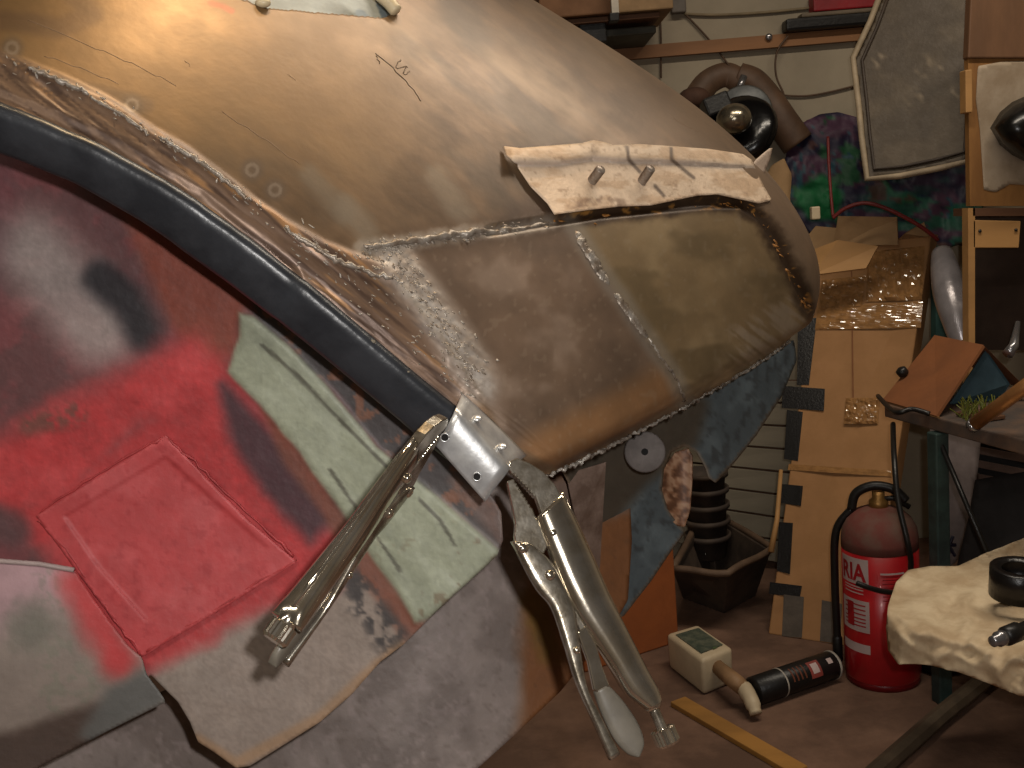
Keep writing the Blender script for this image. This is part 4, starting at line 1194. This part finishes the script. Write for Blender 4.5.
# things behind the stand: plastic sheet, dark bag, slatted heater
pf = tps([(930, 430, 2.48), (980, 430, 2.50), (975, 560, 2.42), (935, 570, 2.42), (955, 500, 2.44)])
o = sheet('plastic_sheet', [(930, 425), (982, 430), (978, 470), (970, 520), (958, 560), (936, 580), (930, 520)], pf, mat('cloudy_polythene', (134, 122, 120), .3, scale=9, var=.2), None, None, 4, .001,
          lambda X, Y: .02 * fbm(X / 14, Y / 20, 9))
tag(o, 'cloudy crumpled polythene sheet hanging behind the stand leg', 'plastic sheet')
mk = G()
for a_, b__ in (((944, 538), (955, 556)), ((953, 536), (944, 558)), ((948, 545), (956, 545))): mk.tube([at(*a_, 2.36), at(*b__, 2.36)], .004, 5)
mk.build('printed_mark', mat('navy_print', (34, 30, 52), .5), o)
dg_ = sheet('dark_tarpaulin', [(975, 480), (985, 478), (1035, 470), (1060, 560), (1040, 620), (950, 600), (958, 560), (968, 520)], tps([(975, 480, 2.2), (1040, 500, 2.1), (1040, 610, 2.1), (955, 590, 2.22), (1000, 540, 2.12)]),
            mat('charcoal_cloth', (44, 40, 38), .8, scale=14), None, None, 5, .003)
tag(dg_, 'dark charcoal tarpaulin bunched behind the cloth covered stool', 'tarpaulin')
ht = empty('slatted_heater', onz(1010, 560) , 'dark slatted grille box behind the tarpaulin', 'heater')
h0, h1 = at(978, 440, 2.55), at(1060, 455, 2.45); hv = h1 - h0
for k in range(8):
    z_ = np.array([0, 0, -.035 * k])
    G().prism([h0 + z_, h1 + z_, h1 + z_ + np.array([0, 0, .018]), h0 + z_ + np.array([0, 0, .018])], (0, .012, 0)).build('slat', mat('brown_slat', (74, 56, 48), .5), ht)
G().hexa([np.array([h0[0], h0[1] + .014, 0]), np.array([h1[0], h1[1] + .014, 0]), np.array([h1[0], h1[1] + .12, 0]), np.array([h0[0], h0[1] + .12, 0])],
         [h0 + np.array([0, .014, .03]), h1 + np.array([0, .014, .03]), h1 + np.array([0, .12, .03]), h0 + np.array([0, .12, .03])]).build('heater_case', m_black, ht)

# stool covered with a pale dust sheet, things lying on it
SH = .36
sc_ = [onz(892, 612, SH), onz(1030, 668, SH - .02), onz(1120, 610, SH), onz(1080, 575, SH), onz(930, 575, SH)]
stl = empty('low_stool', onz(1075, 640) , 'low stool under the pale dust sheet at the right edge', 'stool')
cen = sum(sc_) / 5
G().prism([p_ + (cen - p_) * .1 - np.array([0, 0, .035]) for p_ in sc_], (0, 0, -.02)).build('stool_top', m_dwood, stl)
for k in (1, 2, 3):
    p_ = sc_[k] + (cen - sc_[k]) * .2
    if k == 1: p_ = sc_[1] * .4 + sc_[2] * .6 + (cen - sc_[2]) * .15
    G().box((p_[0], p_[1], (SH - .055) / 2), (.035, .035, SH - .055)).build('leg', m_dwood, stl)
SHEET = [(886, 628), (888, 606), (896, 582), (908, 570), (930, 566), (958, 566), (975, 558), (1000, 548), (1030, 536), (1090, 520), (1140, 560), (1140, 690), (1060, 698), (1020, 696), (990, 684), (958, 672), (925, 664), (898, 664), (888, 650)]
def cloth_d(X, Y):
    # top plane at stool height, hanging skirt near the front edge
    zr = CF[2] + CR[2] * (X - 512) / F + CU[2] * (384 - Y) / F
    top = (SH - CAMH) / zr
    edge = np.interp(X, [880, 900, 960, 1020, 1140], [606, 628, 640, 660, 660])
    dzr = CF[2] + CR[2] * (X - 512) / F + CU[2] * (384 - edge) / F
    de = (SH - CAMH) / dzr
    k = sstep(-6, 10, Y - edge)
    d = top * (1 - k) + (de - .0) * k
    return np.clip(d, 1.2, 1.92)
def cloth_rel(X, Y):
    p = X * .8 + Y * .6; q = -X * .6 + Y * .8
    a_ = fbm(X / 60, Y / 50, 91, 2); b_ = 1 - np.abs(2 * fbm(p / 46, q / 20, 92, 2) - 1); c_ = 1 - np.abs(2 * fbm(q / 40, p / 17, 94, 2) - 1)
    d_ = 1 - np.abs(2 * fbm(p / 34, q / 13, 95, 1) - 1); e_ = 1 - np.abs(2 * fbm(q / 36, p / 15, 96, 1) - 1)
    return .03 * (a_ - .5) + .014 * b_ ** 2 + .010 * c_ ** 2 + .014 * d_ + .011 * e_ - .03
cl = sheet('dust_sheet', SHEET, cloth_d, mat('pale_sheet', (210, 190, 158), .85, scale=12, col2=(182, 158, 126), bump=.1), None, None, 2.5, .002, cloth_rel)
tag(cl, 'crumpled pale cream dust sheet draped over the low stool', 'cloth')
rc = at(1018, 583, 1.66)
g = G().lathe([(.026, 0), (.044, 0), (.044, .048), (.040, .050), (.030, .050), (.026, .046)], rc + np.array([0.0, 0.0, -.02]), (.0, -.1, 1), 32, False)
tag(g.build('tape_roll', mat('black_vinyl_roll', (20, 17, 17), .3, scale=30), None, True), 'roll of black tape standing on the dust sheet', 'tape roll')
v0, v1 = at(992, 642, 1.44), at(1050, 618, 1.50)
cp = empty('hose_coupling', v0, 'chrome hose coupling with black grip lying on the dust sheet', 'coupling'); dv = v1 - v0; ln = np.linalg.norm(dv)
G().lathe([(.004, 0), (.008, .002), (.008, .012), (.011, .014), (.011, .024), (.007, .027)], v0, dv, 16).build('coupling_nut', m_silver, cp, True)
G().lathe([(.009, .025), (.014, .03), (.014, .055), (.010, .06), (.010, ln)], v0, dv, 16).build('coupling_grip', m_black, cp, True)

# ------------------------------------------------------------------ upper right: door panel, board, shelf
DP = [(886, -20), (870, 22), (853, 58), (858, 100), (862, 140), (867, 179), (900, 176), (940, 168), (972, 160), (976, 100), (976, 40), (976, -20)]
dp = empty('door_panel', at(915, 180, 2.45), 'grey brown car door panel with a pale rim hanging upper right', 'door panel')
dd = tps([(886, -20, 2.50), (853, 58, 2.52), (867, 179, 2.46), (972, 160, 2.36), (976, -20, 2.40)])
cdp = np.array([918, 80])
INN = [tuple(cdp + (np.array(p_) - cdp) * np.array([.86, .90])) for p_ in DP]
def paint_door(X, Y):
    n = fbm(X / 30, Y / 30, 701); f = fbm((X + Y) / 20, (X - Y) / 6, 702)
    c = np.ones(X.shape + (3,)) * np.array([70, 57, 40]) / 255
    c = mixc(c, (84, 70, 51), sstep(.45, .65, n) * .8); c = mixc(c, (70, 58, 44), sstep(.5, .3, n) * .7)
    return mixc(c, (140, 124, 102), sstep(.66, .80, f) * sstep(40, 15, pdist(X, Y, [(890, 50), (915, 80), (935, 90)])) * .8)
sheet('door_skin', DP, dd, m_paint, dp, paint_door, 4, .003)
rimp = [at(x, y, float(dd(x, y)) - .008) for x, y in DP] ; rimp.append(rimp[0])
G().tube(rimp, .0075, 8).build('door_rim', mat('pale_door_rim', (160, 142, 116), .6, scale=20), dp, True)
rim2 = [at(x, y, float(dd(x, y)) - .004) for x, y in INN]; rim2.append(rim2[0])
G().tube(rim2, .004, 8).build('door_seal', mat('dark_seal', (60, 48, 38), .6), dp, True)

# plywood board with white patch
B0, B1 = ony(968, 204, 2.30), ony(968, 0, 2.30)
def pb(px, py, y=2.30): return ony(px, py, y)
bd = empty('plywood_board', pb(1000, 206), 'plywood board with a white painted patch at the upper right', 'board')
m_ply = mat('plywood', (156, 112, 60), .65, scale=10, stretch=(1, 1, .25), col2=(124, 84, 42))
G().prism([pb(968, 56), pb(1135, 56), pb(1135, 206), pb(970, 206)], (0, .02, 0)).build('board_sheet', m_ply, bd)
G().prism([pb(972, -30, 2.292), pb(1135, -30, 2.292), pb(1135, 58, 2.292), pb(968, 58, 2.292)], (0, .028, 0)).build('board_rail', mat('brown_wood', (118, 84, 58), .6, scale=10, stretch=(1, 1, .25)), bd, False, .003)
WPT = [(978, 66), (1000, 62), (1040, 60), (1040, 186), (1010, 184), (996, 192), (984, 190), (982, 160), (980, 130), (976, 100)]
sheet('white_patch', WPT, lambda X, Y: 2.2984 / (CF[1] + CR[1] * (X - 512) / F + CU[1] * (384 - Y) / F), mat('chalky_white', (160, 144, 124), .7, scale=14, col2=(140, 122, 100)), bd, None, 3, .0015)
G().box(pb(966, 92, 2.295), (.015, .03, .09)).build('board_block', m_wood, bd, False, .002)
for py_ in (95, 170):
    q_ = pb(1124, py_); G().box((q_[0], (2.33 + WY) / 2, q_[2]), (.04, WY - 2.33 - .002, .04)).build('wall_arm', m_dwood, bd)
# pointed black shell hanging on the board
g = G(); P0 = np.array([(990, 128), (1000, 112), (1012, 102), (1030, 94), (1060, 92), (1080, 128), (1060, 165), (1030, 164), (1012, 155), (1000, 145)], float)
V = [pb(x, y, 2.28) for x, y in P0]
c_ = np.mean(P0, 0)
for s_, y_ in ((.85, 2.25), (.6, 2.215), (.25, 2.20)): V += [pb(*(c_ + (p_ - c_) * s_), y_) for p_ in P0]
n = len(P0); Fc = [(k * n + i, k * n + (i + 1) % n, (k + 1) * n + (i + 1) % n, (k + 1) * n + i) for k in range(3) for i in range(n)] + [tuple(range(n)), tuple(range(3 * n, 4 * n))]
o = obj('black_shell', V, Fc, mat('black_gloss', (18, 17, 15), .25, scale=10), None, True); fix_normals(o)
tag(o, 'pointed black shell shaped cover hanging on the plywood board', 'cover')
# shelf unit below
su_ = empty('shelf_unit', ony(1000, 345, 2.36), 'dark wooden shelf unit with a pale batten below the plywood board', 'shelf')
G().prism([pb(968, 208), pb(975, 208), pb(975, 420), pb(969, 420)], (0, .03, 0)).build('upright', m_wood, su_)
G().prism([pb(973, 208), pb(1135, 208), pb(1135, 216), pb(973, 216)], (0, .10, 0)).build('top_rail', m_dwood, su_)
G().prism([pb(973, 220), pb(1021, 221), pb(1019, 248), pb(973, 248)], (0, .02, 0)).build('batten', m_wood, su_, False, .002)
G().prism([pb(976, 216, 2.5), pb(1135, 216, 2.5), pb(1135, 350, 2.5), pb(973, 350, 2.5)], (0, .02, 0)).build('back_panel', mat('very_dark_wood', (66, 50, 40), .8, scale=8), su_)
q_ = pb(1124, 300, 2.5); G().box((q_[0], (2.525 + WY) / 2, q_[2]), (.04, WY - 2.527, .04)).build('wall_arm', m_dwood, su_)
for x_, y_ in ((980, 231), (1016, 230)):
    G().ball(pb(x_, y_, 2.298), (.004, .003, .004), 8, 5).build('nail_head', m_black, su_, True)
fs = G().tube([at(1018, 322, 2.2), at(1014, 345, 2.18), at(1008, 354, 2.17)], [.005, .010, .012], 10)
tag(fs.build('steel_spout', m_silver, None, True), 'small shiny steel spout above the copper tube', 'spout')

# curved silver bumper end
bpz = smooth_path([at(942, 252, 2.50), at(948, 285, 2.44), at(957, 318, 2.40), at(964, 350, 2.38)], 6)
g = G().tube(bpz, [.014 + .024 * math.sin(math.pi * (k + 3) / (len(bpz) + 4)) for k in range(len(bpz))], 18)
tag(g.build('bumper_end', mat('satin_alloy', (156, 150, 152), .28, metal=.35, scale=14), None, True), 'curved silver bumper end standing beside the carton', 'bumper')
tag(G().prism([at(935, 262, 2.66), at(946, 262, 2.66), at(950, 350, 2.64), at(936, 352, 2.64)], (0, .03, 0)).build('teal_folder', mat('teal_board', (50, 84, 78), .6), None), 'narrow teal board edge between carton and bumper end', 'board')

# patterned bag
BAG = [(785, 190), (783, 170), (790, 140), (800, 124), (820, 114), (838, 112), (860, 118), (880, 140), (920, 150), (965, 160), (985, 200), (975, 240), (940, 250), (880, 250), (840, 244), (815, 238), (798, 222), (788, 206)]
def paint_bag(X, Y):
    a_ = fbm(X / 26 + .4 * fbm(X / 12, Y / 12, 3), Y / 22, 801, 3); b_ = fbm(X / 22, Y / 18, 811, 3); c2 = fbm(X / 10, Y / 12, 821, 3)
    c = np.ones(X.shape + (3,)) * np.array([38, 32, 62]) / 255
    c = mixc(c, (84, 52, 76), sstep(.50, .58, b_)); c = mixc(c, (40, 96, 62), sstep(.68, .72, a_)); c = mixc(c, (40, 84, 100), sstep(.66, .70, c2)); c = mixc(c, (32, 112, 84), sstep(.52, .60, fbm(X / 20, Y / 9, 831, 3)) * sstep(845, 880, X) * sstep(150, 180, Y) * .8); c = mixc(c, (100, 60, 52), sstep(.3, .25, b_) * .8)
    c = mixc(c, (26, 128, 72), sstep(10, 2, sdf(X, Y, [(800, 195), (822, 180), (838, 196), (830, 214), (812, 214)])))
    c = mixc(c, (24, 20, 44), sstep(6, -4, sdf(X, Y, [(876, 160), (900, 165), (960, 160), (965, 190), (920, 195), (890, 180)])) * .6)
    return c * .85
bagd = tps([(785, 180, 2.93), (838, 112, 2.92), (838, 180, 2.88), (900, 200, 2.86), (975, 200, 2.92), (880, 250, 2.9), (800, 230, 2.93), (940, 150, 2.93), (975, 240, 2.9)])
bg = sheet('patterned_bag', BAG, bagd, mat('printed_fabric', (0, 0, 0), .6, attr=True, var=.1, scale=30), None, paint_bag, 3, .02, lambda X, Y: .05 * fbm(X / 16, Y / 20, 31) + .02 * fbm(X / 6, Y / 7, 32))
tag(bg, 'crumpled bag of navy, purple and green patterned fabric', 'bag')
cable('red_wire', [at(828, 137, 2.70), at(829, 165, 2.68), at(831, 195, 2.66), at(833, 216, 2.64)], .004, mat('red_plastic', (128, 44, 42), .5), 'thin red wire hanging down in front of the patterned bag', 'wire')
cable('red_hose', [at(833, 218, 2.64), at(846, 208, 2.62), at(866, 203, 2.60), at(890, 210, 2.58), at(920, 226, 2.58), at(938, 240, 2.6)], .005, MATS['red_plastic'], 'thin dull red hose curving over the carton top', 'hose')
tag(G().box(at(815, 213, 2.6), (.022, .02, .032)).build('white_plug', m_white, None, False, .003), 'small white plug below the green fabric left of the carton flap', 'plug')
PFL = [(762, 182), (772, 165), (784, 158), (792, 175), (790, 200), (796, 222), (780, 205), (768, 196)]
tag(sheet('tan_paper', PFL, lambda X, Y: 2.80 + 0 * X, m_cardp, None, None, 4, .004), 'crumpled tan paper between car and patterned bag', 'paper')

# black lamp with chrome dome and brown bracket behind the car
lp = empty('lamp_unit', at(735, 140, 2.84), 'black lamp unit with chrome dome and grey plate behind the wing', 'lamp')
tow = -ray(738, 125); tow /= np.linalg.norm(tow); lc = at(741, 130, 2.74)
def squash(g_): return g_
G().lathe([(.04, -.05), (.085, -.03), (.098, .0), (.09, .02), (.06, .028)], lc, tow + CU * .5 - CR * .3, 28).build('lamp_bowl', mat('black_enamel', (14, 13, 14), .2, scale=10), lp, True)
G().ball(at(734, 119, 2.66), (.046, .046, .04), 20, 12).build('chrome_dome', mat('dull_chrome', (170, 160, 140), .22, metal=.9, scale=20), lp, True)
G().lathe([(.01, 0), (.072, .0), (.077, -.01), (.01, -.012)], at(744, 114, 2.80), tow, 32).build('grey_plate', mat('grey_alloy', (104, 106, 106), .4, scale=20), lp, True)
G().box(at(716, 106, 2.74), (.07, .06, .05), frame(CR - CU * -.4, z=CU)).build('lamp_clip', m_black, lp, False, .006)
bk_ = empty('brown_bracket', at(760, 130, 2.90), 'brown crooked padded arm behind the black lamp', 'arm')
m_brn = mat('brown_vinyl', (92, 68, 50), .6, scale=14)
arm = smooth_path([at(738, 78, 2.93), at(752, 84, 2.92), at(768, 102, 2.90), at(782, 122, 2.89), at(798, 144, 2.89)], 6)
G().tube(arm, [.045 + .0 * k for k in range(len(arm))], 14).build('padded_arm', m_brn, bk_, True)
G().tube(smooth_path([at(694, 102, 2.93), at(706, 84, 2.93), at(724, 76, 2.93), at(738, 82, 2.93)], 6), .042, 12).build('arm_elbow', m_brn, bk_, True)
G().tube([at(744, 76, 2.85), at(738, 92, 2.85)], .010, 10).build('arm_clip', m_silver, bk_, True)
tag(G().ball(at(694, 98, 2.86), (.045, .035, .03), 14, 9).build('brown_rag', mat('dark_brown_cloth', (76, 50, 36), .8, scale=20), None, True), 'dark brown rag beside the black lamp', 'rag')

# ------------------------------------------------------------------ top: shelf, cartons, tools on the rail, wires
def wbox(name, x0, y0, x1, y1, yf, dep, m, label, cat, group=None, bev=.004):
    a_, b_ = ony(x0, y1, yf), ony(x1, y0, yf)
    return tag(G().box(((a_[0] + b_[0]) / 2, yf + dep / 2, (a_[2] + b_[2]) / 2), (abs(b_[0] - a_[0]), dep, abs(b_[2] - a_[2]))).build(name, m, None, False, bev), label, cat, group)
wbox('carton', 540, -40, 612, 19, 2.70, .26, mat('shelf_card', (126, 88, 58), .75, scale=10), 'brown carton on the wall shelf just above the wing', 'box')
wbox('carton', 616, -40, 671, 13, 2.70, .26, mat('shelf_card_pale', (150, 120, 84), .75, scale=10), 'paler carton on the wall shelf right of the brown one', 'box')
wbox('shelf_post', 612, -40, 616, 14, 2.66, .02, mat('white_strip', (190, 180, 164), .5), 'thin white strip between the two shelf cartons', 'strip', None, .001)
wbox('shelf_clamp', 610, 12, 619, 21, 2.64, .04, m_black, 'small black clamp under the white strip', 'clamp', None, .002)
wbox('dark_bin', 606, 25, 656, 37, 2.76, .22, mat('grey_green_bin', (64, 62, 52), .6, scale=12), 'grey green flat bin below the shelf cartons', 'bin')
wbox('black_case', 580, 20, 606, 44, 2.74, .24, m_black, 'black case under the brown shelf carton', 'case')
wbox('wall_shelf', 520, 17, 660, 23, 2.72, .28, m_dwood, 'dark shelf board carrying the two cartons', 'shelf', None, .002)
wbox('socket', 672, -2, 686, 13, 2.97, .03, mat('grey_socket', (96, 88, 80), .6), 'grey cable socket on the wall beside the paler carton', 'socket')
zr = zm + .017
sl = ony(815, 19, 2.94); sl2 = ony(890, 15, 2.94)
tag(G().box(((sl[0] + sl2[0]) / 2, 2.972, zr + .070), (sl2[0] - sl[0], .05, .045)).build('red_level', mat('red_case', (140, 26, 34), .45, scale=10), None, False, .004), 'red spirit level resting on the black tool case', 'level')
tk = empty('black_tool_case', ((sl[0] + sl2[0]) / 2, 2.97, zr), 'long black tool case with grey top lying on the timber rail', 'tool case')
k0 = ony(787, 33, 2.94)
G().box(((k0[0] + sl2[0]) / 2, 2.970, zr + .018), (sl2[0] - k0[0], .055, .034)).build('case_body', m_black, tk, False, .008)
G().box(((k0[0] + sl2[0]) / 2 + .02, 2.972, zr + .041), (sl2[0] - k0[0] - .05, .045, .012)).build('case_lid', mat('grey_lid', (110, 96, 78), .5), tk, False, .004)
m_wire = mat('brown_wire', (84, 62, 44), .6); m_wirep = mat('pale_wire', (128, 112, 86), .7)
def W_(pts): return [ony(x, y, WY - .008 - .0) for x, y in pts]
cable('wall_cable', W_([(684, 14), (720, 15), (770, 12), (820, 7), (880, 2)]), .004, m_wirep, 'pale cable running level along the top of the wall')
cable('wall_cable', W_([(686, 15), (705, 35), (722, 56), (736, 76)]), .0028, m_wire, 'thin brown cable slanting from the socket to the padded arm')
cable('wall_cable', W_([(660, 16), (661, 40), (661, 78)]), .0028, m_wire, 'thin brown cable hanging straight down beside the shelf')
cable('wall_cable', [ony(x, y, WY - .035) for x, y in ((788, 36), (777, 52), (776, 75), (784, 95), (789, 118))], .0028, m_wire, 'thin brown cable dropping from the black tool case')
cable('wall_cable', W_([(756, 92), (780, 95), (805, 96), (830, 92), (862, 84)]), .0028, m_wire, 'thin brown cable sagging level towards the door panel')
tag(G().ball(ony(769, 37, WY - .03), (.010, .006, .010), 12, 8).build('chrome_nail', m_silver, None, True), 'shiny chrome nail head on the timber rail', 'nail')
